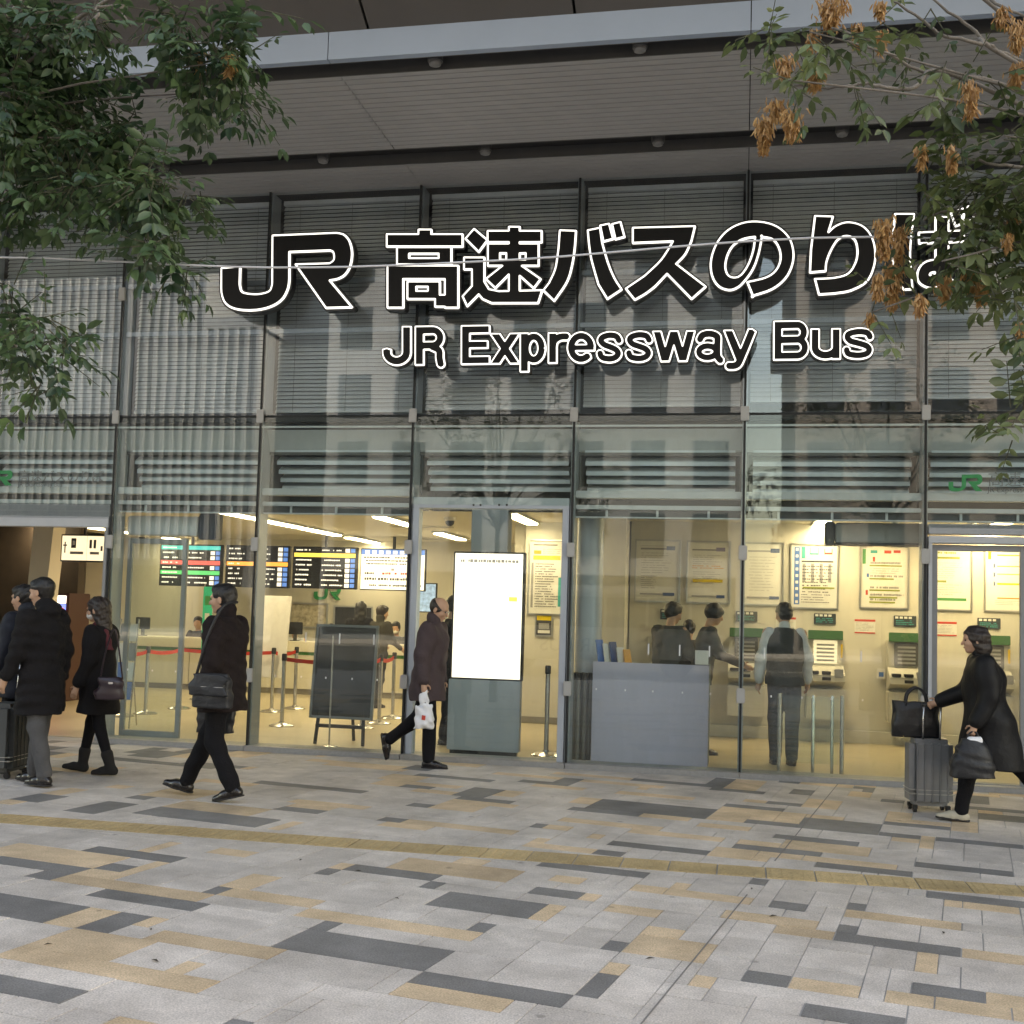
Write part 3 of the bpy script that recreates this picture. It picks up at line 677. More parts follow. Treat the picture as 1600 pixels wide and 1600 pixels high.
for (u0, v0, u1, v1, lb) in ((1482, 741, 1535, 768, 'right'), (-34, 735, 20, 759, 'left')):
    yy = -.004
    c = aty(u0, v1, yy)
    r_ = empty('glass_lettering', (c[0], yy, c[2]), label={'right': 'green logo and grey lettering on the glass above the sliding doors', 'left': 'green logo and grey lettering on the glass above the open passage'}[lb], cat='lettering')
    logo_on(u0, v0, u1, v1, yy, r_)
    a = aty(u1+8, v0+17, yy); text_obj('高速バスのりば', .155, GREYP, r_, (a[0], yy, a[2]))
    a = aty(u1+8, v1+1, yy); text_obj('JR Expressway Bus', .075, GREYP, r_, (a[0], yy, a[2]))
# ================================================================== interior
WALL_R, WALL_P, WALL_B = 3.92, 4.37, 9.6
SKIRT = mat('grey_skirting', (.22, .20, .16), .6)
def wallbox(x0, x1, y0, y1, z0=0., z1=2.86, M=CREAM, n='interior_wall'): return MB().box(x0, x1, y0, y1, z0, z1).build(n, M, B)
wallbox(-1.50, XM(6), WALL_R, WALL_R+.2)
wallbox(-3.05, -1.50, WALL_P, WALL_P+.2)
wallbox(-1.86, -1.52, 3.45, WALL_P)                        # pier beside the ticket machines
wallbox(-13.2, -3.05, WALL_B, WALL_B+.2)
wallbox(-3.25, -3.05, WALL_P+.2, WALL_B)
wallbox(XM(6), XM(6)+.2, .3, WALL_R+.2)
for x0, x1, y in ((-1.52, XM(6), WALL_R), (-3.05, -1.86, WALL_P), (-13.2, -3.25, WALL_B)):
    MB().box(x0, x1, y-.014, y, .004, .10).build('skirting', SKIRT, B)
MB().box(-1.52, XM(6), WALL_R-.10, WALL_R-.015, .004, .16).build('machine_plinth', mat('pale_plinth', (.6, .58, .52), .5), B)
# front column (round, blue-grey) and door engine boxes
MB().lathe([(.15, 0), (.15, 2.86)], 28).build('round_column', PF, B, True, loc=(-1.705, 1.25, 0))
MB().bbox(-2.99, -2.57, .72, .95, 0, 2.86, .01).build('square_column', PF, B)
MB().bbox(-6.96, -6.09, .28, .46, 2.34, 2.56, .012).build('door_engine_cover', ALU_L, B)
MB().bbox(-6.075, -5.86, .28, .46, 2.30, 2.60, .012).build('door_engine_end', mat('navy_box', (.02, .028, .045), .5), B)
MB().bbox(.93, 1.80, .30, .55, 2.385, 2.585, .012).build('door_engine_cover', mat('grey_engine_cover', (.26, .27, .27), .5), B); MB().box(.93, 1.80, .30, .55, 2.36, 2.384).build('door_engine_base', GASK, B)
MB().bbox(.835, .925, .35, .55, 2.36, 2.60, .012).build('door_engine_end', DARKGREY, B)
# ---- fluorescent lights
TUBE = mat('fluorescent_diffuser', (.9, .88, .8), .5, emit=(1, .90, .66), es=4.5)
LCOL = (1, .87, .65)
def area_light(par, name, sx, sy, en, loc, col=LCOL, rot=(0, 0, 0)):
    l = bpy.data.lights.new(name, 'AREA'); l.shape = 'RECTANGLE'; l.size = sx; l.size_y = sy; l.energy = en; l.color = col
    o = bpy.data.objects.new(name, l); COL.objects.link(o); o.parent = par; o.location = loc; o.rotation_euler = rot; return o
k = 0
for x, ys in ((-6.98, (2.2, 3.95, 5.7, 7.9)), (-11.1, (4.2, 6.2, 8.9)), (-2.92, (2.48, 5.6)), (1.0, (2.4,)), (3.1, (2.3,)), (-4.9, (6.4, 3.2))):
    for y in ys:
        e = empty('ceiling_light', (x, y, 2.86), label={-6.98: 'lit fluorescent ceiling light in the long row over the queue stanchions', -11.1: 'lit fluorescent ceiling light in the row beyond the teal headed board', -2.92: 'lit fluorescent ceiling light running back behind the portal', -4.9: 'lit fluorescent ceiling light over the waiting customers'}.get(x, 'lit fluorescent ceiling light over the ticket machines'), cat='ceiling light', group='fluorescent ceiling lights')
        MB().box(-.11, .11, 0, 1.65, -.035, -.001).build('housing', ALU_L, e)
        MB().bbox(-.085, .085, .02, 1.63, -.055, -.036, .006).build('diffuser', TUBE, e)
        area_light(e, 'tube_light', .16, 1.5, 3.9 if x > -3.5 else 4.3, (0, .82, -.075))
# ---- warm spot lamps over the fare charts
SPOTM = mat('spot_bulb', (.9, .8, .6), .5, emit=(1, .78, .42), es=30)
for x in (1.85, 2.75, 3.75):
    e = empty('spot_lamp', (x, 3.05, 2.86), label='small warm ceiling spot lamp above the fare charts', cat='spot lamp', group='warm spot lamps')
    MB().lathe([(.05, 0), (.05, -.05), (.042, -.09)], 14).build('can', ALU_L, e, True)
    MB().lathe([(.036, -.092), (.02, -.1), (.002, -.102)], 14).build('bulb', SPOTM, e, True)
    l = bpy.data.lights.new('spot_light', 'SPOT'); l.energy = 6; l.spot_size = radians(75); l.spot_blend = .8; l.color = (1, .78, .46); l.shadow_soft_size = .05
    o = bpy.data.objects.new('spot_light', l); COL.objects.link(o); o.parent = e; o.location = (0, 0, -.12); o.rotation_euler = (radians(52), 0, 0)
# ---- print helpers
INK = mat('dark_ink', (.05, .05, .06), .6)
PAPER = mat('poster_paper', (.74, .73, .68), .5, 0, .02, 3)
SHEEN = mat('silver_frame', (.5, .5, .48), .3, .7)
PRN = {'navy': mat('navy_ink', (.03, .07, .2), .5), 'green': mat('green_ink', (.05, .30, .08), .5), 'olive': mat('olive_ink', (.28, .33, .06), .5), 'yellow': mat('yellow_ink', (.75, .55, .03), .5),
       'orange': mat('orange_ink', (.75, .33, .04), .5), 'red': mat('red_ink', (.6, .06, .04), .5), 'teal': mat('teal_ink', (.03, .35, .33), .5), 'blue': mat('blue_ink', (.05, .16, .45), .5), 'ink': INK, 'grey': mat('grey_ink', (.3, .3, .3), .5), 'white': PAPER, 'mauve': mat('mauve_ink', (.3, .27, .4), .5)}
_pr = random.Random(11)
def flat(par, items, w, h, y, name='print', dy=.0012):
    """coloured print areas on a sheet w x h whose lower left is the parent's origin; items (fx0, fz0, fx1, fz1, colour)"""
    by = {}
    for k, (a, b, c, d, col) in enumerate(items): by.setdefault(col, []).append((a*w, b*h, c*w, d*h, k))
    for col, rs in by.items():
        mb = MB()
        for (a, b, c, d, k) in rs:
            yy = y-dy-.00004*k; mb.add([(a, yy, b), (c, yy, b), (c, yy, d), (a, yy, d)], [(0, 1, 2, 3)])
        mb.build(name, PRN[col] if isinstance(col, str) else col, par, kind='stuff')
def lines(x0, x1, z0, z1, rows, col='ink', fill=.55, glyph=None, ragged=.35):
    out = []; rh = (z1-z0)/rows
    for r in range(rows):
        zc = z1-(r+.5)*rh; x = x0; end = x1-(x1-x0)*_pr.random()*ragged
        while x < end:
            g_ = (glyph or rh*.8)*_pr.uniform(.5, 1.3)
            if _pr.random() > .13: out.append((x, zc-rh*fill/2*_pr.uniform(.7, 1), min(x+g_*.78, end), zc+rh*fill/2*_pr.uniform(.7, 1), col))
            x += g_
    return out
def poster(u0, v0, u1, v1, y, label, items, frame=SHEEN, cat='framed notice'):
    p0, p1 = aty(u0, v1, y), aty(u1, v0, y); w, h = p1[0]-p0[0], p1[2]-p0[2]
    e = empty('framed_notice', (p0[0], y, p0[2]), label=label, cat=cat)
    t = .022
    MB().box(0, w, -.006, -.001, 0, h).build('sheet', PAPER, e)
    MB().bbox(-t, w+t, -.028, -.001, -t, 0, .004).build('frame', frame, e); MB().bbox(-t, w+t, -.028, -.001, h, h+t, .004).build('frame', frame, e)
    MB().bbox(-t, 0, -.028, -.001, .0, h, .004).build('frame', frame, e); MB().bbox(w, w+t, -.028, -.001, .0, h, .004).build('frame', frame, e)
    flat(e, items, w, h, -.006); return e
notice = lambda c='navy': [(.1, .855, .72, .885, 'grey'), (.7, .85, .9, .915, c), (.1, .915, .9, .92, 'grey')]+lines(.12, .85, .45, .82, 9, 'grey', .22, .03)+lines(.12, .5, .2, .43, 7, 'grey', .35, .03)+[(.1, .10, .65, .125, 'grey'), (.63, .09, .9, .14, c)]
poster(993, 846, 1062, 938, WALL_R, 'framed cream notice with navy corner marks nearest the pale pier', notice())
poster(1074, 848, 1140, 940, WALL_R, 'framed cream notice with a mauve corner and orange text lines', [(.1, .86, .7, .885, 'grey'), (.68, .85, .9, .915, 'mauve')]+lines(.12, .88, .62, .8, 5, 'grey', .22, .03)+lines(.1, .9, .55, .62, 2, 'orange', .4, .05)+lines(.12, .88, .3, .52, 6, 'grey', .22, .03)+[(.12, .33, .85, .38, 'yellow'), (.1, .08, .7, .11, 'grey'), (.7, .07, .9, .12, 'navy')])
poster(1163, 850, 1223, 943, WALL_R, 'framed cream notice with wide line spacing beside the timetable chart', [(.08, .86, .7, .89, 'grey'), (.68, .85, .92, .92, 'navy')]+lines(.12, .88, .2, .8, 12, 'grey', .18, .03)+[(.06, .09, .7, .12, 'grey'), (.66, .08, .92, .13, 'navy')])
blue_sq = [(.06, .04, .18, .96, 'blue')]+[(.09, .90-.105*k, .15, .945-.105*k, 'white') for k in range(9)]
poster(1236, 852, 1308, 948, WALL_R, 'framed timetable chart with a blue strip of white squares down its edge', blue_sq+[(.22, .78, .3, .97, 'teal'), (.4, .84, .6, .96, 'teal'), (.42, .87, .58, .96, 'white'), (.72, .85, .9, .94, 'red'), (.74, .88, .88, .94, 'white'), (.22, .72, .92, .745, 'ink')]+sum([[(.24+.19*c, .4, .31+.19*c, .70, 'grey')] for c in range(4)], [])+lines(.24, .95, .22, .68, 9, 'ink', .35, .05)+[(.25, .30, .95, .325, 'olive')]+lines(.22, .9, .06, .22, 4, 'ink', .3, .04), )
stops = lambda c, zs: sum([[(.18, z, .18+.75*_pr.uniform(.7, 1), z+.024, c)]+lines(.2, .92, z+.028, z+.09, 1, 'grey', .6, .03) for z in zs], [])
poster(1345, 856, 1418, 948, WALL_R, 'framed route chart with olive line bars and a green corner strip', [(.03, .72, .10, .97, 'green'), (.2, .9, .35, .95, 'teal'), (.5, .9, .65, .95, 'red'), (.7, .91, .85, .955, 'red'), (.25, .76, .3, .84, 'red'), (.1, .2, .15, .28, 'red'), (.12, .5, .17, .56, 'blue')]+stops('olive', (.68, .46, .27, .15, .07))+lines(.2, .9, .55, .66, 3, 'grey', .25, .03))
poster(1447, 858, 1517, 951, WALL_R, 'framed route chart with green bars seen through the door pane', [(.1, .93, .16, .965, 'red'), (.05, .83, .75, .865, 'olive'), (.05, .44, .45, .475, 'olive'), (.05, .14, .9, .185, 'green')]+lines(.2, .8, .90, .96, 1, 'olive', .5, .05)+lines(.1, .85, .5, .78, 8, 'grey', .2, .03)+lines(.1, .85, .22, .42, 5, 'grey', .2, .03))
poster(1540, 860, 1612, 953, WALL_R, 'framed route chart with yellow bars beside the door stile', [(.05, .84, .12, .97, 'yellow'), (.25, .9, .9, .92, 'orange'), (.25, .72, .9, .735, 'orange'), (.25, .59, .9, .605, 'yellow'), (.25, .42, .9, .45, 'yellow'), (.25, .19, .8, .21, 'orange')]+lines(.2, .9, .08, .17, 3, 'grey', .25, .03)+[(.17, .4+.15*k, .2, .47+.15*k, 'navy') for k in range(3)])
poster(826, 846, 879, 958, WALL_P, 'tall framed timetable with an orange heading band behind the portal', [(.1, .94, .85, .955, 'ink'), (.12, .82, .35, .87, 'orange'), (.1, .74, .95, .80, 'yellow'), (.05, .08, .12, .7, 'grey'), (.9, .1, .99, .5, 'teal')]+lines(.4, .95, .82, .9, 3, 'grey', .3, .04)+lines(.18, .9, .08, .7, 18, 'ink', .4, .04))
poster(838, 962, 862, 992, WALL_P, 'small poster with a yellow heading under the tall timetable', [(0, 0, 1, .75, 'ink'), (0, .75, 1, 1, 'yellow'), (.1, .1, .9, .25, 'white'), (.15, .3, .85, .6, 'grey')], cat='small poster')
# ---- ticket machines
TMC = mat('cream_machine_casing', (.55, .53, .46), .45, 0, .03)
TMG = mat('machine_green_header', (.05, .16, .06), .5)
SCR = mat('machine_screen', (.10, .10, .10), .25, 0, .05, coat=.5)
SCRL = mat('machine_screen_lit', (.5, .48, .42), .3, emit=(1, .9, .65), es=.15)
YELW = mat('yellow_handset', (.75, .5, .03), .4)
def ticket_machine(x, label, lit=False):
    e = empty('ticket_machine', (x, WALL_R-.016, .30), label=label, cat='ticket machine', group='ticket machines along the wall')
    MB().bbox(-.24, .24, -.32, -.0, 0, .40, .012).build('lower_cabinet', TMC, e)
    MB().bbox(-.23, .23, -.14, -.0, .40, 1.05, .008).build('casing', TMC, e)
    MB().add([(-.23, -.40, .50), (.23, -.40, .50), (.23, -.40, .58), (-.23, -.40, .58), (-.23, -.14, .42), (.23, -.14, .42), (.23, -.14, .70), (-.23, -.14, .70)],
             [(0, 1, 2, 3), (0, 4, 5, 1), (3, 2, 6, 7), (0, 3, 7, 4), (1, 5, 6, 2)]).build('front_shelf', TMC, e)
    MB().bbox(-.22, .22, -.19, -.141, 1.03, 1.15, .006).build('header', TMG, e)
    s = MB().bbox(-.15, .15, -.165, -.142, .72, 1.02, .006).build('screen', SCRL if lit else SCR, e)
    fl = MB()
    for k in range(5): fl.box(-.11, .11, -.1665, -.1655, .75+k*.05, .775+k*.05)
    fl.build('screen_line', PRN['grey'], s)
    for xx, z in ((-.15, .61), (.0, .61), (.0, .535)): MB().bbox(xx-.055, xx+.055, -.412, -.30, z-.02, z+.02, .004).build('slot', BLACK, e)
    MB().bbox(.10, .21, -.41, -.28, .55, .66, .008).build('coin_tray', mat('steel_grey', (.3, .3, .3), .4, .3), e)
    MB().bbox(.19, .215, -.20, -.166, .80, .98, .006).build('handset', YELW, e)
    return e
ticket_machine(-.94, 'ticket machine behind the two bent staff figures')
ticket_machine(.07, 'ticket machine hidden in part by the man in the vest')
ticket_machine(1.08, 'ticket machine with a lit pale screen beside the man in the vest', True)
ticket_machine(2.09, 'ticket machine with a dark screen next to the aluminium door stile')
ticket_machine(3.12, 'ticket machine behind the woman with the suitcase')
PLATE = mat('machine_name_plate', (.04, .05, .055), .4)
for x in (-.94, .07, 1.08, 2.09, 3.12):
    e = empty('name_plate', (x-.14, WALL_R, 1.53), label={-.94: 'dark name plate on the wall over the bent staff figures', .07: 'dark name plate beside the head of the man in the vest', 1.08: 'dark name plate above the machine with the lit screen', 2.09: 'dark name plate above the dark screened machine by the door stile', 3.12: 'dark name plate behind the head of the suitcase woman'}[x], cat='plate', group='dark plates above the ticket machines')
    MB().bbox(0, .28, -.02, -.001, 0, .14, .004).build('plate', PLATE, e)
    flat(e, [(.06+.2*k, .72, .2+.2*k, .92, 'white') for k in range(4)]+lines(.1, .9, .12, .62, 3, 'teal', .5, .08, .1), .28, .14, -.02)
for x in (.58, 1.59, 2.60):
    e = empty('wall_notice', (x-.13, WALL_R, 1.42), label={.58: 'red banded white notice beside the shoulder of the man in the vest', 1.59: 'red banded white notice between the lit and the dark screened machines', 2.60: 'red banded white notice seen through the sliding door leaf'}[x], cat='notice', group='red banded notices between the machines')
    MB().box(0, .26, -.005, -.001, 0, .19).build('sheet', PAPER, e)
    flat(e, [(.0, .84, 1, .99, 'red'), (.0, .02, 1, .11, 'red')]+lines(.06, .94, .2, .78, 6, 'grey', .3, .05), .26, .19, -.005)
e = empty('wall_socket', (aty(1376, 1055, WALL_R)[0], WALL_R, .84), label='small blue notice box on the wall between the ticket machines', cat='notice box')
MB().bbox(-.05, .05, -.06, -.001, 0, .13, .006).build('box', WHITE, e); MB().box(-.03, .03, -.0625, -.0605, .03, .09).build('mark', PRN['blue'], e)
# ---- departure boards
SCB = mat('board_black', (.012, .013, .016), .35)
ROWW = mat('board_text', (.8, .8, .8), .5, emit=(.9, .92, 1), es=.22)
def em(n, c, s=.32): return mat(n, c, .5, emit=c, es=s)
BC = {'teal': em('board_teal', (.02, .40, .45)), 'red': em('board_red', (.75, .10, .10)), 'green': em('board_green', (.05, .42, .16)), 'orange': em('board_orange', (.85, .33, .08)), 'gold': em('board_gold', (.80, .58, .12)), 'blue': em('board_blue', (.06, .16, .5)), 'pale': em('board_white', (.85, .86, .80), .30)}
BY = 8.0
def board(u0, v0, u1, v1, label, bands, light=False):
    p0, p1 = aty(u0, v1, BY), aty(u1, v0, BY); w, h = p1[0]-p0[0], p1[2]-p0[2]
    e = empty('departure_board', (p0[0], BY, p0[2]), label=label, cat='departure board')
    MB().bbox(-.015, w+.015, 0, .10, -.02, h+.02, .008).build('casing', BLACK, e)
    MB().box(0, w, -.004, -.0005, 0, h).build('screen', BC['pale'] if light else SCB, e)
    MB().tube([(w/2, .06, h), (w/2, .06, 2.86-p0[2])], .03, 8).build('ceiling_bracket', BLACK, e)
    it = []
    if light:
        it += [(0, .87, 1, 1, BC['blue'])]+[(.06+.11*k, .89, .13+.11*k, .975, ROWW) for k in range(8)]+lines(.04, .97, .60, .84, 3, 'ink', .55, .04)+[(.48, .47, .53, .53, 'grey')]+lines(.06, .28, .36, .44, 1, 'ink', .8, .04)+lines(.34, .85, .36, .44, 1, 'red', .8, .04)+lines(.06, .95, .21, .31, 1, 'ink', .7, .04, .05)+lines(.14, .98, .06, .14, 1, 'ink', .7, .03, .05)
    else:
        rows = 8
        for r in range(rows):
            z = 1-(r+1)/rows
            if r in bands: it.append((.01, z+.015, .99, z+.115, BC[bands[r]])); it += lines(.04, .3, z+.03, z+.1, 1, ROWW, .5, .04) if bands[r] != 'gold' else []; continue
            it += lines(.04, .30, z+.02, z+.11, 1, ROWW, .45, .03, .3)+lines(.46, .80, z+.02, z+.11, 1, ROWW, .4, .03, .4)
            it += [(.83, z+.015, .90, z+.11, ROWW), (.915, z+.015, .985, z+.11, BC['blue'])]
    flat(e, it, w, h, -.004); return e
board(249, 853, 346, 913, 'departure board with a teal heading and red and green bands', {0: 'teal', 3: 'red', 5: 'green'})
board(352, 855, 452, 915, 'departure board with one orange band across its middle', {3: 'orange'})
board(457, 857, 557, 917, 'departure board with one gold band near its top', {1: 'gold'})
board(563, 860, 664, 920, 'white notice screen with a blue heading and a red text line', {}, True)
p0, p1 = aty(651, 955, 8.8), aty(681, 913, 8.8)
e = empty('map_screen', (p0[0], 8.8, p0[2]), label='small lit blue map screen beyond the white notice screen', cat='screen')
MB().bbox(-.02, p1[0]-p0[0]+.02, 0, .06, -.02, p1[2]-p0[2]+.02, .006).build('casing', BLACK, e)
MB().box(0, p1[0]-p0[0], -.004, -.0005, 0, p1[2]-p0[2]).build('screen', mat('map_blue', (.25, .4, .62), .5, 0, .5, 14, emit=(.3, .45, .75), es=.15), e)
# ---- ticket counter
CNT = mat('counter_white_laminate', (.62, .58, .47), .45, 0, .03)
CGR = mat('counter_green_stripe', (.03, .17, .035), .5)
e = empty('ticket_counter', (-8.0, 7.5, 0), label='long cream ticket counter with a green stripe below its top', cat='counter')
for k in range(5):
    x = -3.4+k*1.64
    MB().bbox(x+.004, x+1.632, 0, .6, .10, .70, .006).build('front_panel', CNT, e)
MB().box(-3.4, 4.8, .03, .6, .004, .10).build('kick_plate', SKIRT, e)
MB().bbox(-3.4, 4.8, -.012, .6, .70, .755, .004).build('green_stripe', CGR, e)
MB().bbox(-3.42, 4.82, -.05, .68, .756, .93, .008).build('counter_top', CNT, e)
for k, x in enumerate((-2.9, -1.4, .1, 1.6, 3.0)):
    c = empty('counter_terminal', (-8.0+x, 7.85, .93), label='grey screen terminal standing on the ticket counter', cat='terminal', group='terminals on the ticket counter')
    MB().bbox(-.14, .14, -.02, .02, .12, .34, .008).build('screen', BLACK, c); MB().bbox(-.03, .03, -.01, .03, .01, .14, .004).build('stand', DARKGREY, c); MB().lathe([(.09, 0), (.09, .012)], 16).build('base', DARKGREY, c)
# operator logo and pictures on the rear wall
p0 = aty(490, 936, WALL_B-.03)
e = empty('wall_logo', (p0[0], WALL_B-.03, p0[2]), label='green logo letters on the rear wall under the departure boards', cat='logo')
logo_on(490, 915, 533, 937, WALL_B-.03, e)
for (u0, v0, u1, v1, lb, M) in ((455, 945, 511, 978, 'pale framed picture on the rear wall behind the counter', mat('pale_picture', (.5, .45, .35), .5, 0, .5, 9)), (523, 950, 581, 986, 'dark framed picture on the rear wall behind the customers', mat('dark_picture', (.03, .03, .035), .4, 0, .4, 12))):
    p0, p1 = aty(u0, v1, WALL_B), aty(u1, v0, WALL_B)
    e = empty('wall_picture', (p0[0], WALL_B, p0[2]), label=lb, cat='picture'); w, h = p1[0]-p0[0], p1[2]-p0[2]
    MB().box(0, w, -.012, -.002, 0, h).build('image', M, e)
    for r in ((-.03, w+.03, -.03, 0), (-.03, w+.03, h, h+.03), (-.03, 0, 0, h), (w, w+.03, 0, h)): MB().box(r[0], r[1], -.03, -.001, r[2], r[3]).build('frame', SHEEN, e)
# green banner and white leaning board
p0, p1 = aty(314, 1020, 5.6), aty(333, 917, 5.6)
e = empty('hanging_banner', (p0[0], 5.6, p0[2]), label='narrow bright green banner on a pole before the counter', cat='banner')
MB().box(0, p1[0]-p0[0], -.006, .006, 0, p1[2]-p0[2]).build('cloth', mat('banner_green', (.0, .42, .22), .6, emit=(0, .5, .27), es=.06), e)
MB().tube([(.0, .02, -p0[2]), (.0, .02, p1[2]-p0[2]+.05)], .012, 8).build('pole', STEEL, e); MB().lathe([(.16, 0), (.16, .02), (.03, .04)], 20).build('base', STEEL, e, True, loc=(0, .02, -p0[2]+.004))
flat(e, [(.2, .72, .8, .86, 'green'), (.25, .2, .75, .6, 'white')], p1[0]-p0[0], p1[2]-p0[2], -.006)
p = gnd(418, 1112)
e = empty('leaning_board', (p[0], p[1], 0), label='plain white board leaning on a stand behind the glass', cat='board')
o = MB().bbox(-.24, .24, -.012, .012, 0, 1.22, .006).build('panel', WHITE, e, loc=(0, 0, .50)); o.rotation_euler = (radians(-8), 0, 0)
flat(o, [(.3, .86, .75, .9, 'red')], .48, 1.22, -.0125) if False else None
for s in (-.2, .2): MB().tube([(s, .02, .02), (s, .14, 1.3)], .014, 8).build('leg', STEEL, e)
# ---- belt stanchions
def stanchion(x, y, label, grp='belt stanchions with red belts', h=.93):
    e = empty('belt_stanchion', (x, y, .004), label=label, cat='stanchion', group=grp)
    MB().lathe([(.165, 0), (.165, .012), (.13, .028), (.04, .045), (.032, .06)], 24).build('base', STEEL, e, True)
    MB().lathe([(.027, .05), (.027, h-.08)], 14).build('post', STEEL, e, True)
    MB().lathe([(.034, h-.08), (.034, h), (.025, h+.012)], 14).build('belt_head', BLACK, e, True)
    return e
REDB = mat('red_belt', (.55, .035, .02), .6)
posts = [gnd(*q) for q in ((190, 1120), (227, 1116), (280, 1108), (424, 1113), (440, 1135), (460, 1108), (565, 1138), (592, 1131), (613, 1123))]
lab = 'steel queue stanchion with a round base and red belt'
for p in posts: stanchion(p[0], p[1], lab)
def belt(i, j, z=.87):
    a, b = posts[i], posts[j]; d = Vector((b[0]-a[0], b[1]-a[1], 0)); L = d.length; d.normalize()
    a = Vector((a[0], a[1], z))+d*.035; b = Vector((b[0], b[1], z))-d*.035; n_ = Vector((-d.y, d.x, 0))*.002
    mb = MB(); N = 8; vs = []
    for k in range(N+1):
        c = a.lerp(b, k/N); c.z -= .03*sin(pi*k/N)
        vs += [c+n_+Vector((0, 0, .026)), c+n_-Vector((0, 0, .026)), c-n_-Vector((0, 0, .026)), c-n_+Vector((0, 0, .026))]
    fs = [(4*k+q, 4*k+(q+1) % 4, 4*k+4+(q+1) % 4, 4*k+4+q) for k in range(N) for q in range(4)]
    o = mb.add(vs, fs).build('belt', REDB); tag(o, 'red belt stretched between two queue stanchions', 'belt', 'red queue belts')
for a, b in ((0, 1), (1, 2), (3, 5), (4, 6), (6, 7), (7, 8), (2, 3)): belt(a, b)
for u, v, lb in ((850, 1183, 'grey stanchion without belt standing inside the portal glass'), (877, 1184, 'leaning grey stanchion beside the portal jamb')):
    p = gnd(u, v); stanchion(p[0], p[1]+.12, lb, 'spare stanchions by the portal', .98)
p = gnd(508, 1170); e = empty('thin_pole', (p[0], p[1]+.12, .004), label='thin steel pole on a small base before the blackboard', cat='pole')
MB().lathe([(.10, 0), (.10, .01), (.014, .025)], 20).build('base', STEEL, e, True); MB().lathe([(.011, .02), (.011, 1.25)], 10).build('post', STEEL, e, True)
# bundle of spare posts by the information desk
DKS = mat('dull_grey_post', (.20, .195, .185), .4, .5)
for k in range(6):
    x = aty(893+k*5.2, 1120, .62)[0]
    e = empty('spare_post', (x, .62+.07*(k % 2), .004), label='dull grey spare barrier post bundled beside the information desk', cat='post', group='spare posts beside the desk')
    MB().lathe([(.024, 0), (.024, .86)], 12).build('tube', DKS, e, True); MB().lathe([(.03, .86), (.03, .93), (.02, .94)], 12).build('cap', BLACK, e, True)
# ---- information desk
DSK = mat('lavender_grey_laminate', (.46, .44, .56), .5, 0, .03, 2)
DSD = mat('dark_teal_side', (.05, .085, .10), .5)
x0d, x1d = aty(925, 1100, .48)[0], aty(1107, 1100, .48)[0]
e = empty('information_desk', (x0d, .48, 0), label='lavender grey information desk with a dark side inside the glass', cat='desk'); wd = x1d-x0d
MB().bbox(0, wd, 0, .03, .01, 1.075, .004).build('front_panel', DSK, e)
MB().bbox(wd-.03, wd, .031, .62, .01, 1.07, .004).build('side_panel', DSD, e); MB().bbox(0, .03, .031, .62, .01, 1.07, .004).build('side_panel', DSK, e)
MB().bbox(.031, wd-.031, .031, .62, .98, 1.01, .004).build('desk_top', DSK, e)
bx = empty('brochure_rack', (x0d+.06, .66, 1.01), label='rack of blue and white brochures on the information desk', cat='brochures')
for k, (M, h_) in enumerate(((PRN['blue'], .30), (WHITE, .26), (PRN['navy'], .28), (WHITE, .22), (PRN['orange'], .20))):
    o = MB().bbox(-.05, .05, -.008, .008, 0, h_, .002).build('brochure', M, bx, loc=(.02+.07*k, .02*k, 0)); o.rotation_euler = (radians(-12), 0, radians(50))
o = MB().bbox(0, .14, -.004, .004, 0, .15, .002).build('paper_sign', PAPER, loc=(x1d-.15, .55, 1.08)); tag(o, 'small white paper sign standing on the information desk', 'paper sign')
# ---- blackboard easel
p = gnd(528, 1166)
e = empty('blackboard_easel', (p[0], p[1]+.12, 0), label='black menu board with a grey frame on a dark easel', cat='easel')
EW = mat('dark_easel_wood', (.03, .025, .022), .6)
bd = MB().bbox(-.35, .35, -.012, .012, 0, 1.02, .006).build('board', mat('blackboard', (.012, .013, .014), .5, 0, .3, 6), e, loc=(0, -.06, .33)); bd.rotation_euler = (radians(-7), 0, 0)
for r in ((-.38, .38, -.03, 0), (-.38, .38, 1.02, 1.05), (-.38, -.35, 0, 1.02), (.35, .38, 0, 1.02)): MB().bbox(r[0], r[1], -.022, .022, r[2], r[3], .005).build('frame', mat('grey_board_frame', (.2, .21, .21), .5), bd)
for s in (-.27, .27): MB().tube([(s*1.06, -.10, .01), (s*.8, .10, 1.38)], .022, 8).build('leg', EW, e)
MB().tube([(0, .42, .01), (0, .12, 1.3)], .02, 8).build('leg', EW, e); MB().bbox(-.29, .29, -.10, -.06, .20, .24, .004).build('ledge', EW, e)
# ---- digital kiosk in the portal
x0k, x1k = aty(709, 960, .60)[0], aty(815, 960, .60)[0]; zt = aty(760, 865, .6)[2]; zs = aty(760, 1060, .6)[2]
e = empty('digital_kiosk', (x0k, .60, 0), label='white glowing digital signboard on a blue grey cabinet in the portal', cat='kiosk'); w = x1k-x0k
MB().bbox(-.03, w+.01, -.02, .10, .05, zs-.02, .006).build('cabinet', PF, e); MB().box(.0, w-.02, 0, .09, .005, .05).build('plinth', BLACK, e)
fr = MB().bbox(-.02, w+.02, 0, .105, zs-.019, zt+.02, .006).build('screen_casing', BLACK, e)
KS = mat('kiosk_screen', (.9, .9, .88), .4, emit=(1, 1, .97), es=.34)
MB().box(.0, w, -.004, -.0005, zs, zt).build('screen', KS, e)
kp = empty('screen_print', (0, 0, 0)); kp.parent = e; kp.location = (0, -.004, zs)
hd = zt-zs
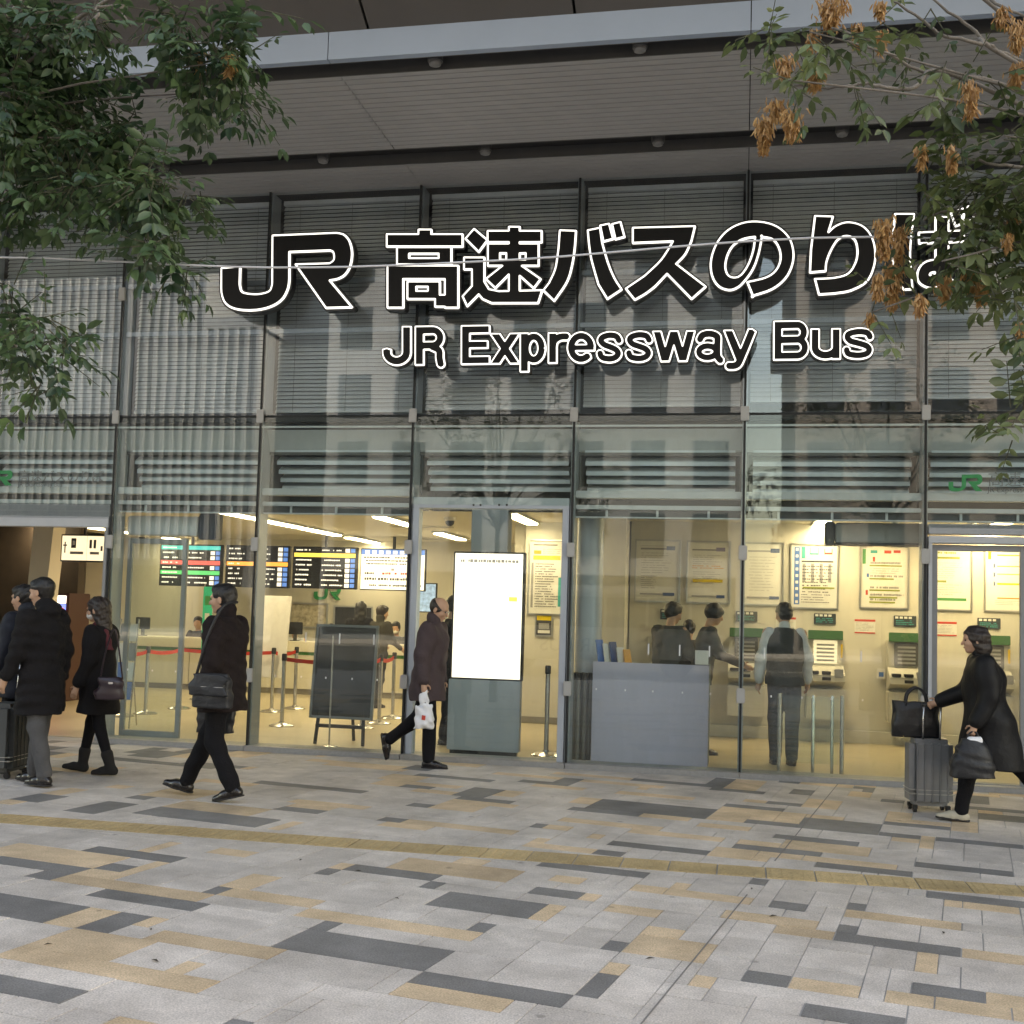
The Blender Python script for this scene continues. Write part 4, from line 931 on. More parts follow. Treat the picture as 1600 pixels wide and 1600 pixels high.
GL = mat('kiosk_pale_print', (.2, .2, .2), .5, emit=(.3, .3, .3), es=.12); GY = mat('kiosk_yellow_print', (.8, .7, .2), .5, emit=(1, .8, .2), es=.2)
bpy.data.objects.remove(kp)
sc = [o for o in e.children if o.name.startswith('screen') and 'casing' not in o.name][0]
its = lines(.08, .95, .925, .955, 1, GL, .9, .05, .02)+[(.81, .62, .93, .655, GY)]
by = {}
for (a, b, c, d, M) in its: by.setdefault(M.name, (M, MB()))[1].box(a*w, c*w, -.0055, -.0042, zs+b*hd, zs+d*hd)
for M, mb in by.values(): mb.build('print', M, sc, kind='stuff')
# safety dots and strips stuck on the glass
DOT = mat('glass_sticker', (.7, .72, .72), .6)
rows = [(i, f) for i in (0, 1, 2, 3, 4) for f in (.17, .34, .5, .67, .83)]
for i, f in rows:
    x = XM(i)+W*f; mb = MB().box(-.007, .007, -.0035, -.0005, -.010, .010)
    if i == 2: continue
    mb.build('glass_sticker', DOT, B, loc=(x, 0, .815))
for i, fs in ((1, (.36, .58, .8)), (3, (.47, .65, .82)), (4, (.13, .66))):
    for f in fs: MB().box(-.007, .007, -.0035, -.0005, -.055, .055).build('glass_strip', DOT, B, loc=(XM(i)+W*f, 0, 1.24))
# ---- sliding doors
DF = mat('door_frame_grey', (.27, .285, .30), .45, .3, .04, 3)
def slide_door(x0, x1, y, label, h=2.30, hr=.10):
    e = empty('sliding_door', (x0, y, 0), label=label, cat='sliding door'); w_ = x1-x0; t = .055
    MB().bbox(0, t, 0, .045, .012, h, .004).build('stile', DF, e); MB().bbox(w_-t, w_, 0, .045, .012, h, .004).build('stile', DF, e)
    MB().bbox(t, w_-t, 0, .045, .012, .012+hr, .004).build('bottom_rail', DF, e); MB().bbox(t, w_-t, 0, .045, h-.06, h, .004).build('top_rail', DF, e)
    MB().box(t, w_-t, .018, .026, .012+hr, h-.06).build('pane', GLASS, e)
    return e
slide_door(XM(0)+.05, aty(281, 1100, .30)[0], .30, 'grey framed sliding door standing open behind the first glass bay')
slide_door(XM(5)+.07, XM(5)+.94, .06, 'grey framed sliding door leaf behind the woman with the suitcase', 2.36, .05)
slide_door(XM(5)+.95, XM(6)-.05, .06, 'grey framed sliding door leaf beyond the suitcase woman', 2.36, .05)
for i in (5, 6):
    MB().bbox(XM(i)+.03, XM(i+1)-.03, -.01, .14, 2.37, 2.44, .006).build('door_lintel', ALU_L, B); MB().bbox(XM(i)+.03, XM(i+1)-.03, .0, .12, 2.46, 2.56, .006).build('door_header', ALU, B)
    MB().bbox(XM(i)+.03, XM(i)+.065, -.01, .14, .05, 2.37, .004).build('door_jamb', ALU_L, B)
for i in (-2, -1):
    MB().bbox(XM(i)+.03, XM(i+1)-.03, -.01, .14, 2.40, 2.50, .006).build('door_lintel', ALU_L, B); MB().bbox(XM(i)+.03, XM(i+1)-.03, .0, .12, 2.50, 2.66, .006).build('door_header', ALU, B)
MB().bbox(XM(0)-.07, XM(0)-.03, -.01, .16, .01, 2.40, .004).build('door_jamb', DF, B)
for x in (.74, .93):
    e = empty('guard_post', (x, .50, .004), label='slim steel guard post inside the glass beside the man in the vest', cat='guard post', group='guard posts inside the glass')
    MB().lathe([(.05, 0), (.05, .01), (.02, .014)], 14).build('foot', STEEL, e, True); MB().lathe([(.018, .014), (.018, .80), (.012, .81)], 12).build('tube', STEEL, e, True)
e = empty('guard_rail', (.40, .42, .004), label='clear guard panel between two steel posts before the man in the vest', cat='guard rail')
for x in (0, .62): MB().lathe([(.022, 0), (.022, .82)], 12).build('post', STEEL, e, True, loc=(x, 0, 0))
MB().box(.03, .59, -.004, .004, .12, .80).build('panel', GLASS, e)
# CCTV domes
for u, v, lb in ((703, 815, 'black dome camera on the ceiling inside the portal'), (222, 840, 'dark dome camera on the ceiling over the open door')):
    p = gnd(u, v, 2.80); e = empty('dome_camera', (p[0], p[1], 2.86), label=lb, cat='camera')
    MB().lathe([(.09, 0), (.09, -.04), (.07, -.05)], 18).build('mount', WHITE, e, True); MB().lathe([(.065, -.05), (.06, -.09), (.03, -.12), (.002, -.125)], 18).build('dome', BLACK, e, True)
# ceiling air vents
for x, y in ((-.9, 3.3), (-4.9, 5.4), (-5.3, 8.4)):
    e = empty('ceiling_vent', (x, y, 2.86), label='shallow ceiling air vent with a dark slot', cat='vent', group='ceiling vents')
    MB().bbox(-.5, .5, -.09, .09, -.018, -.001, .006).build('frame', CEI, e); MB().box(-.46, .46, -.035, .035, -.0195, -.0185).build('slot', ALU_D, e)
# ---- open passage on the left
DRK = mat('brown_passage_wall', (.045, .035, .028), .6, 0, .3, 3)
MB().box(-13.2, aty(122, 900, 4.85)[0], 4.85, 5.05, 0, 2.86).build('passage_wall', DRK, B)
MB().box(-13.2, -13.0, .3, 4.85, 0, 2.86).build('passage_wall', DRK, B)
p0, p1 = aty(35, 935, 3), aty(70, 845, 3)
MB().add([(-10.14, 3.0, 0), (-9.86, 3.0, 0), (-9.66, 3.0, 2.86), (-9.98, 3.0, 2.86), (-10.14, 3.3, 0), (-9.86, 3.3, 0), (-9.66, 3.3, 2.86), (-9.98, 3.3, 2.86)],
         [(0, 1, 2, 3), (7, 6, 5, 4), (0, 3, 7, 4), (1, 5, 6, 2)]).build('slanting_pier', CREAM, B)
p0, p1 = aty(96, 875, 2.0), aty(163, 838, 2.0)
e = empty('direction_sign', (p0[0], 2.0, p0[2]), label='lit white direction sign with arrows hanging in the passage', cat='sign'); w, h = p1[0]-p0[0], p1[2]-p0[2]
MB().bbox(-.02, w+.02, 0, .08, -.02, h+.02, .006).build('casing', BLACK, e)
MB().box(0, w, -.004, -.0005, 0, h).build('face', mat('lit_sign_face', (.8, .78, .68), .5, emit=(1, .93, .72), es=.2), e)
MB().tube([(w/2, .04, h), (w/2, .04, 2.86-p0[2])], .02, 8).build('bracket', BLACK, e)
flat(e, [(.06, .3, .09, .75, 'ink'), (.03, .58, .12, .64, 'ink'), (.22, .5, .34, .9, 'ink'), (.25, .62, .31, .8, 'white'), (.60, .0, .605, 1, 'grey'), (.2, .25, .52, .36, 'grey'), (.66, .5, .72, .85, 'ink'), (.76, .5, .82, .85, 'ink'), (.68, .25, .9, .36, 'grey'), (.93, .4, .98, .6, 'ink')], w, h, -.004)
p0, p1 = aty(73, 1098, 4.2), aty(107, 926, 4.2)
e = empty('vending_machine', (p0[0], 4.2, .004), label='lit drinks vending machine with blue and orange panels in the passage', cat='vending machine'); w, h = .56, 1.66
MB().bbox(-w*.5, w*.5, 0, .6, 0, h, .012).build('cabinet', mat('vending_dark', (.05, .018, .016), .4), e)
vc = [em('vend_blue', (.10, .17, .7), .5), em('vend_white', (.8, .8, .85), .45), em('vend_orange', (.85, .36, .08), .4), em('vend_red', (.6, .08, .06), .25), em('vend_violet', (.3, .22, .65), .4)]
for a, b, M in ((1.50, 1.62, vc[1]), (1.30, 1.49, vc[0]), (1.05, 1.29, vc[2]), (.98, 1.04, vc[4]), (.72, .97, vc[3])): MB().bbox(-w*.5+.04, w*.5-.04, -.012, -.001, a, b, .003).build('lit_panel', M, e)
can = MB().lathe([(.028, 0), (.028, .1), (.02, .115)], 10)
c0 = None
for r, z in enumerate((1.32, 1.10)):
    for k in range(5):
        loc = (-w*.5+.08+k*.1, -.045, z)
        if c0 is None: c0 = can.build('can', vc[3], e, True, loc=loc)
        else:
            c = inst(c0, e, loc)
MB().bbox(-.2, .2, -.014, -.001, .2, .42, .004).build('delivery_flap', BLACK, e)
e = empty('leaflet_rack', (aty(190, 1085, 1.3)[0], 1.3, .004), label='slim wire rack of pale leaflets inside the first glass bay', cat='leaflet rack')
for s in (-.12, .12): MB().tube([(s, 0, 0), (s, .12, 1.35)], .01, 8).build('leg', STEEL, e)
MB().tube([(0, .4, 0), (0, .12, 1.3)], .01, 8).build('leg', STEEL, e)
for k in range(4):
    for s in (-.06, .06): o = MB().bbox(-.05, .05, -.006, .006, 0, .22, .003).build('leaflet', (WHITE, PRN['blue'], PAPER, PRN['grey'])[(k+(s > 0)) % 4], e, loc=(s, .02+.025*k, .35+.24*k)); o.rotation_euler = (radians(-6), 0, 0)
# ================================================================== the street behind the viewer (it shows in the glass)
ROADM = mat('road_line_paint', (.7, .7, .68), .7)
road = MB().box(-200, 200, -34, PAVE_Y-.17, -.098, -.094).build('road', mat('road_asphalt', (.055, .055, .057), .85, 0, .15, 30, .3, 180), kind='structure')
for k in range(-8, 9): MB().box(k*8-2, k*8+2, -25.1, -24.95, -.094, -.090).build('lane_line', ROADM, road)
far = MB().box(-200, 200, -40, -34, -.1, .02).build('far_pavement', BED, kind='structure')
def block(name_label, x0, x1, y0, y1, h, M, fins, wx, wz, wm, finM=None):
    e = empty('office_building', ((x0+x1)/2, y1, 0), label=name_label, cat='building'); hw = (x1-x0)/2; dp = y0-y1
    MB().box(-hw, hw, dp, 0, 0, h).build('wall', M, e)
    MB().box(-hw-.15, hw+.15, dp-.15, .15, h, h+.5).build('parapet', finM or M, e)
    n = int(2*hw/wx); c0 = None
    for k in range(n):
        for z in np.arange(4.2, h-1.5, wz):
            if n*len(np.arange(4.2, h-1.5, wz)) > 300 and (k % 2): continue
            loc = (-hw+(k+.5)*2*hw/n, 0, z)
            if c0 is None: c0 = MB().box(-wx*.3, wx*.3, .002, .03, 0, wz*.62).build('window', wm, e, loc=loc)
            else: inst(c0, e, loc)
    if fins:
        m_ = int(2*hw/fins); f0 = None
        for k in range(m_+1):
            loc = (-hw+k*2*hw/m_, .02, 3.6)
            if f0 is None: f0 = MB().box(-.09, .09, .02, .20, 0, h-3.6).build('fin', finM, e, loc=loc)
            else: inst(f0, e, loc)
    MB().box(-hw+.3, hw-.3, .004, .05, .3, 3.3).build('shopfront', mat('dark_shopfront', (.03, .035, .04), .2), e)
    return e
BE = mat('beige_facade', (.25, .28, .32), .8, 0, .06, .5); GRY = mat('grey_facade', (.38, .42, .47), .8, 0, .08, .4); BRN = mat('brown_tile_facade', (.28, .27, .27), .8, 0, .1, .6)
WND = mat('far_window', (.05, .07, .09), .15, 0, .2, .5); FINM = mat('pale_fin', (.31, .35, .41), .7)
xe = aty(322, 480, 40)[0]; xw = aty(408, 480, 40)[0]; zl = aty(360, 512, 40)[2]
xg0 = aty(1166, 470, 40)[0]; xg1 = aty(1246, 470, 40)[0]
block('tall beige office block with pale vertical fins across the street', xe-24, xe, -58, -40, 34, BE, .5, 1.6, 3.4, WND, FINM)
block('lower finned wing joined to the tall beige block', xe+.05, xw, -58, -40, zl, BE, .5, 1.6, 3.4, WND, FINM)
block('grey office slab with square windows across the street', xw+3.2, xg0, -60, -41, 30, GRY, 0, 2.6, 3.3, WND)
block('brown tiled office block at the end of the row', xg1, xg1+26, -60, -40, 28, BRN, 0, 2.4, 3.2, WND)
block('low beige shop building beside the finned block', xe-52, xe-24.3, -58, -41, 22, BRN, 0, 2.6, 3.4, WND)
# microbus waiting at the kerb
bus = empty('minibus', (-4.0, -19.0, -.094), label='white minibus with dark windows waiting at the kerb', cat='bus')
BW = mat('bus_white', (.75, .76, .77), .3, 0, .02, 1, coat=.5); BG = mat('bus_window', (.02, .025, .03), .1)
L_, W_ = 7.0, 2.05
MB().bbox(-L_/2, L_/2, -W_, 0, .38, 1.30, .10).build('lower_body', BW, bus, True)
MB().bbox(-L_/2+.05, L_/2-.10, -W_+.04, -.04, 1.25, 2.12, .09).build('window_band', BG, bus, True)
MB().bbox(-L_/2+.02, L_/2-.18, -W_+.02, -.02, 2.08, 2.42, .12).build('roof', BW, bus, True)
for k in range(6): MB().box(-L_/2+.4+k*1.15, -L_/2+.48+k*1.15, -.045, -.028, 1.27, 2.12).build('pillar', BW, bus)
for x in (-2.2, 2.3):
    for y in (-.12, -W_+.12):
        wl = empty('wheel', (0, 0, 0)); bpy.data.objects.remove(wl)
        o = MB().lathe([(.18, -.11), (.38, -.11), (.40, -.08), (.40, .08), (.38, .11), (.18, .11)], 24).build('wheel', BLACK, bus, True, loc=(x, y, .40)); o.rotation_euler = (pi/2, 0, 0)
        MB().lathe([(.2, -.10), (.2, .10), (.1, .125)], 16).build('rim', STEEL, o, True)
text_obj('JR BUS', .55, PRN['navy'], bus, (-4.0+.2, -18.985, -.094+.62), rot=(pi/2, 0, pi)) .location
for s in (-.7, .7): MB().bbox(L_/2-.03, L_/2+.012, -W_/2+s-.16, -W_/2+s+.16, .72, .92, .01).build('headlight', mat('headlamp', (.7, .7, .7), .1), bus)
# ================================================================== trees
def leaf_mat(name, c, c2):
    if name in MATS: return MATS[name]
    M = bpy.data.materials.new(name); M.use_nodes = True; nt = M.node_tree; L = nt.links.new; b = nt.nodes['Principled BSDF']
    b.inputs['Roughness'].default_value = .42
    at = nt.nodes.new('ShaderNodeAttribute'); at.attribute_name = 'tint'
    r = nt.nodes.new('ShaderNodeValToRGB'); r.color_ramp.elements[0].color = (*c, 1); r.color_ramp.elements[1].color = (*c2, 1); L(at.outputs['Fac'], r.inputs[0])
    L(r.outputs[0], b.inputs['Base Color'])
    tr = nt.nodes.new('ShaderNodeBsdfTranslucent'); L(r.outputs[0], tr.inputs[0]); mx = nt.nodes.new('ShaderNodeMixShader'); mx.inputs[0].default_value = .28
    L(b.outputs[0], mx.inputs[1]); L(tr.outputs[0], mx.inputs[2]); L(mx.outputs[0], nt.nodes['Material Output'].inputs[0])
    MATS[name] = M; return M
LEAFY = leaf_mat('ash_leaf_yellowing', (.045, .075, .026), (.15, .19, .07))
TWIG = mat('green_brown_twig', (.06, .06, .035), .8)
LEAF = leaf_mat('ash_leaf', (.024, .058, .026), (.10, .165, .065))
SEED = leaf_mat('dry_samara', (.34, .17, .06), (.62, .38, .16))
BARK = mat('grey_ash_bark', (.17, .15, .13), .85, 0, .25, 14, .4, 60, stretch=(1, 1, .3))
class Leaves:
    def __init__(s): s.V = []; s.F = []; s.T = []; s.n = 0
    def add(s, O, X, Y, Z, l, w, t):
        """n leaflets: origins O, long axis X, width axis Y, normal Z"""
        prof = np.array([(0, 0, 0), (.3, .42, .06), (.65, .40, .05), (1, 0, -.10), (.65, -.40, .05), (.3, -.42, .06), (.35, 0, -.03), (.68, 0, -.05)])
        k = len(O)
        P = O[:, None]+X[:, None]*(prof[:, 0][None, :, None]*l[:, None, None])+Y[:, None]*(prof[:, 1][None, :, None]*w[:, None, None])+Z[:, None]*(prof[:, 2][None, :, None]*l[:, None, None])
        f = np.array([(0, 6, 1, 1), (1, 6, 7, 2), (2, 7, 3, 3), (0, 5, 6, 6), (5, 4, 7, 6), (4, 3, 7, 7)])
        s.V.append(P.reshape(-1, 3)); base = s.n+np.arange(k)*8; s.F.append((base[:, None, None]+f[None]).reshape(-1, 4)); s.T.append(np.repeat(t, 8)); s.n += 8*k
    def build(s, name, M, parent, kind='stuff', loc=(0, 0, 0)):
        V = np.concatenate(s.V)-np.array(loc); Fq = np.concatenate(s.F); T_ = np.concatenate(s.T)
        faces = [tuple(q) if q[2] != q[3] else tuple(q[:3]) for q in Fq.tolist()]
        me = bpy.data.meshes.new(name); me.from_pydata(V.tolist(), [], faces); me.update()
        at = me.attributes.new('tint', 'FLOAT', 'POINT'); at.data.foreach_set('value', T_.astype(np.float32))
        me.materials.append(M); me.polygons.foreach_set('use_smooth', [True]*len(me.polygons))
        o = bpy.data.objects.new(name, me); COL.objects.link(o); o.parent = parent; o.location = loc
        if kind: o['kind'] = kind
        return o
def unit(v): return v/np.maximum(np.linalg.norm(v, axis=-1, keepdims=True), 1e-9)
def sprays(lv, c, rad, n, twig, lsize=.066, droop=.45, nl=7):
    for _ in range(n):
        d = unit(rng.normal(size=3)); o = c+d*rad*rng.uniform(.1, 1)**.6*np.array([1, 1, .8])
        ax = unit(d*.7+rng.normal(size=3)*.5+np.array([0, 0, -droop])); side = unit(np.cross(ax, np.array([0, 0, 1.])+rng.normal(size=3)*.25)); nz = np.cross(side, ax)
        if nz[2] < 0: nz = -nz
        L = lsize*rng.uniform(2.0, 3.2); m_ = nl//2
        O, X, S = [], [], rng.uniform(.55, 1.25)
        for k in range(m_):
            f = .25+.65*k/max(m_-1, 1)
            for sg in (-1, 1):
                O.append(o+ax*L*f-np.array([0, 0, .02])*f*f); X.append(unit(side*sg*.85+ax*.55+np.array([0, 0, -.35])+rng.normal(size=3)*.12))
        O.append(o+ax*L); X.append(unit(ax+np.array([0, 0, -.35])))
        O, X = np.array(O), np.array(X); Zn = unit(nz[None]+rng.normal(size=(len(O), 3))*.3); Yv = unit(np.cross(Zn, X)); Zn = np.cross(X, Yv)
        ll = lsize*S*rng.uniform(.8, 1.15, len(O)); lv.add(O, X, Yv, Zn, ll, ll*.5, np.clip(rng.normal(.45, .27)+rng.normal(0, .1, len(O)), 0, 1))
        twig.append((o, o+ax*L*.9))
def bunch(par, top, ln, wd, n):
    lv = Leaves(); O = top+np.stack([rng.normal(0, wd*.32, n), rng.normal(0, wd*.32, n), -rng.uniform(0, 1, n)*ln], 1)
    taper = 1-.55*((top[2]-O[:, 2])/ln); O[:, :2] = top[:2]+(O[:, :2]-top[:2])*taper[:, None]
    X = unit(np.stack([rng.normal(0, .35, n), rng.normal(0, .35, n), -np.ones(n)], 1)); Yv = unit(np.cross(X, rng.normal(size=(n, 3)))); Zn = np.cross(X, Yv)
    l = rng.uniform(.028, .042, n); lv.add(O, X, Yv, Zn, l, l*.26, np.clip(rng.normal(.5, .25, n), 0, 1))
    o = lv.build('seed_bunch', SEED, par, 'stuff', tuple(top)); o.location = Vector(top)-Vector(par.location); return o
def limb(par, pts, r0, r1, name='branch'):
    P = [np.array(p, float) for p in pts]; q = np.array(sm(P, 5)) if len(P) > 2 else np.array(P)
    q = q+np.concatenate([[np.zeros(3)], rng.normal(0, r0*.25, (len(q)-2, 3)), [np.zeros(3)]]) if len(q) > 3 else q
    rr = np.linspace(r0, r1, len(q)); o = MB().tube([Vector(p)-Vector(par.location) for p in q], list(rr), 8).build(name, BARK, par, 'all'); return q
def make_tree(base, label, clusters, branches, bunches, depth, fill, extra, density, leafm=None):
    leafm = leafm or LEAF
    e = empty('ash_tree', tuple(base), label=label, cat='tree', group=None)
    fork = base+np.array([0, 0, 3.0])
    limb(e, [base+np.array([0, 0, -.05]), base+np.array([.02, .03, 1.2]), base+np.array([-.03, .0, 2.2]), fork, fork+np.array([.03, -.02, .9]), fork+np.array([.0, .03, 2.2])], .075, .012, 'trunk')
    lv = Leaves(); tw = []
    for br in branches:
        pts = [atd(u, v, d) for u, v, d in br]
        limb(e, [fork*.5+pts[0]*.5+np.array([0, 0, .1]), *pts] if np.linalg.norm(fork-pts[0]) > .6 else pts, .010, .004)
    for (u, v, r) in clusters:
        d = depth+rng.uniform(-.35, .35)
        c = atd(u, v, d); sprays(lv, c, r/F*d*.80, max(2, int(density*(r/40)**2)), tw)
        if rng.random() < fill: limb(e, [fork+np.array([0, 0, rng.uniform(-.2, .6)]), (fork+c)/2+np.array([0, 0, .25]), c], .009, .003)
    for k, (c, r, n) in enumerate(extra):
        sprays(lv, np.array(c), r, n, tw)
        if k % 4 == 0: limb(e, [fork-np.array([0, 0, .03]), fork*.6+np.array(c)*.4+np.array([0, 0, .12]), np.array(c)], .034 if k % 8 == 0 else .022, .005)
    mb = MB()
    for a, b in tw: mb.tube([Vector(a)-Vector(e.location), Vector(b)-Vector(e.location)], [.003, .0015], 4, False)
    mb.build('twigs', TWIG, e, kind='stuff')
    o = lv.build('crown', leafm, e, 'stuff', tuple(base)); o.location = (0, 0, 0)
    for (u, v, ln, w) in bunches:
        d = depth+rng.uniform(-.25, .1); bunch(e, atd(u, v-ln/2, d), ln/F*d*1.1, w/F*d*1.5, int(40+ln*w*.26))
    return e
lat = unit(np.array([RGT[0], RGT[1], 0])); fwd = unit(np.array([FWD[0], FWD[1], 0]))
cam0 = np.array([0, -D, 0])
def crown_rest(base):
    out = []
    while len(out) < 62:                      # the rest of the crown, over and beside the part that shows
        a, r_ = rng.uniform(0, 2*pi), 1.55*sqrt(rng.random()); z = rng.uniform(3.3, 6.1)
        if hypot(r_/1.6, (z-4.6)/1.6) > 1: continue
        c = base+np.array([r_*cos(a), r_*sin(a), z]); q = c-CAM; dp = q@FWD
        u, v = 800+F*(q@RGT)/dp, PY-F*(q@UPV)/dp
        if -110 < u < 1710 and v > -110: continue
        out.append((c, .28, 8))
    return out
tl = [(60, 60, 75), (20, 160, 70), (110, 120, 55), (150, 185, 50), (60, 235, 60), (180, 250, 55), (20, 290, 55), (120, 290, 55), (225, 285, 48), (290, 305, 32), (320, 312, 16), (195, 335, 35), (235, 380, 30), (275, 415, 32), (210, 200, 35), (245, 262, 28), (140, 30, 40), (80, 150, 60),
      (290, 35, 45), (325, 100, 48), (365, 150, 34), (305, 145, 30), (392, 165, 12), (345, 65, 40), (395, 10, 25), (255, 25, 25), (375, 85, 28), (10, 500, 40), (65, 505, 34), (108, 525, 20), (35, 550, 34), (70, 600, 22), (8, 445, 22), (85, 560, 22), (10, 60, 60), (0, 230, 50), (100, 215, 40)]
exl = []
bl = cam0-lat*3.3+fwd*4.9
exl = crown_rest(bl)
make_tree(bl, 'leafy green ash tree with dense drooping foliage beside the passage end', tl, [[(170, 0, 4.9), (190, 20, 4.9), (205, 42, 4.9)], [(128, 45, 4.8), (150, 12, 4.8), (190, 8, 4.8)]], [(312, 90, 34, 10), (360, 97, 30, 10)], 4.9, .15, exl, 21)
tr_ = [(1190, 70, 22), (1208, 45, 18), (1265, 50, 20), (1238, 58, 14), (1310, 60, 22), (1370, 40, 20), (1400, 65, 17), (1455, 12, 12), (1232, 125, 18), (1250, 150, 14), (1320, 112, 20), (1336, 145, 15), (1430, 90, 17), (1480, 98, 14), (1520, 108, 24), (1560, 125, 18), (1470, 152, 14), (1490, 178, 9),
       (1470, 225, 17), (1500, 238, 20), (1570, 212, 26), (1590, 185, 15), (1592, 160, 14), (1436, 300, 14), (1480, 296, 20), (1530, 300, 36), (1580, 290, 36), (1458, 350, 13), (1505, 350, 25), (1560, 340, 40), (1412, 398, 12), (1472, 408, 14), (1380, 462, 11), (1362, 488, 8), (1535, 400, 40), (1590, 420, 34), (1572, 470, 28), (1592, 520, 24), (1592, 570, 20), (1597, 640, 24), (1578, 682, 18), (1515, 385, 28), (1610, 350, 40), (1615, 250, 40)]
Zt = lambda x, y, d: (1100+x/3.2, y/3.2, d)
brs = [[Zt(1650, 490, 4.5), Zt(1380, 395, 4.4), Zt(1200, 370, 4.35), Zt(1060, 350, 4.35), Zt(900, 250, 4.3), Zt(800, 190, 4.3), Zt(640, 140, 4.3)], [Zt(1230, 370, 4.35), Zt(1060, 440, 4.3), Zt(900, 435, 4.25), Zt(800, 420, 4.25), Zt(660, 440, 4.25), Zt(450, 430, 4.25)],
       [Zt(1620, 330, 4.6), Zt(1440, 240, 4.5), Zt(1340, 140, 4.5), Zt(1220, 60, 4.5), Zt(1140, -10, 4.5)], [Zt(1440, 240, 4.5), Zt(1390, 220, 4.45), Zt(1200, 180, 4.4), Zt(1080, 90, 4.4), Zt(950, 10, 4.4)], [Zt(1390, -10, 4.7), Zt(1500, 40, 4.6), Zt(1640, 110, 4.6)],
       [Zt(1650, 1150, 4.5), Zt(1450, 1100, 4.4), Zt(1250, 1050, 4.4), Zt(1100, 1100, 4.4)], [Zt(1650, 850, 4.5), Zt(1450, 820, 4.4), Zt(1300, 790, 4.4)]]
bun = [(1300, 15, 40, 28), (1195, 205, 48, 16), (1237, 190, 40, 16), (1215, 168, 25, 18), (1228, 100, 25, 15), (1275, 120, 25, 14), (1270, 57, 25, 10), (1340, 50, 30, 10), (1377, 60, 28, 12), (1375, 10, 20, 10), (1517, 150, 48, 15), (1565, 20, 22, 10), (1590, 50, 42, 16), (1588, 110, 26, 15), (1440, 240, 28, 8), (1487, 243, 36, 9),
       (1380, 365, 58, 14), (1405, 375, 46, 14), (1395, 440, 62, 16), (1372, 442, 32, 10), (1437, 470, 26, 10), (1475, 447, 36, 12), (1515, 430, 32, 12), (1533, 452, 28, 10), (1585, 345, 25, 8), (1575, 372, 20, 7), (1360, 495, 15, 6), (1595, 515, 25, 8)]
exr = []
brr = cam0+lat*3.15+fwd*4.6
exr = crown_rest(brr)
make_tree(brr, 'sparse ash tree hung with dry brown seed bunches and thin bare twigs', tr_, brs, bun, 4.35, .1, exr, 17, LEAFY)
# string of cable between the two trees
pts = [bl+np.array([0, 0, 3.0])]+[atd(u, v, d) for u, v, d in ((0, 402, 4.9), (420, 418, 4.75), (800, 406, 4.6), (1370, 370, 4.45))]+[brr+np.array([0, 0, 3.1])]
o = MB().tube(sm(pts, 6), .0042, 6).build('cable', mat('pale_cable', (.55, .55, .56), .5), smooth='all'); tag(o, 'thin pale cable strung between the two ash trees', 'cable')
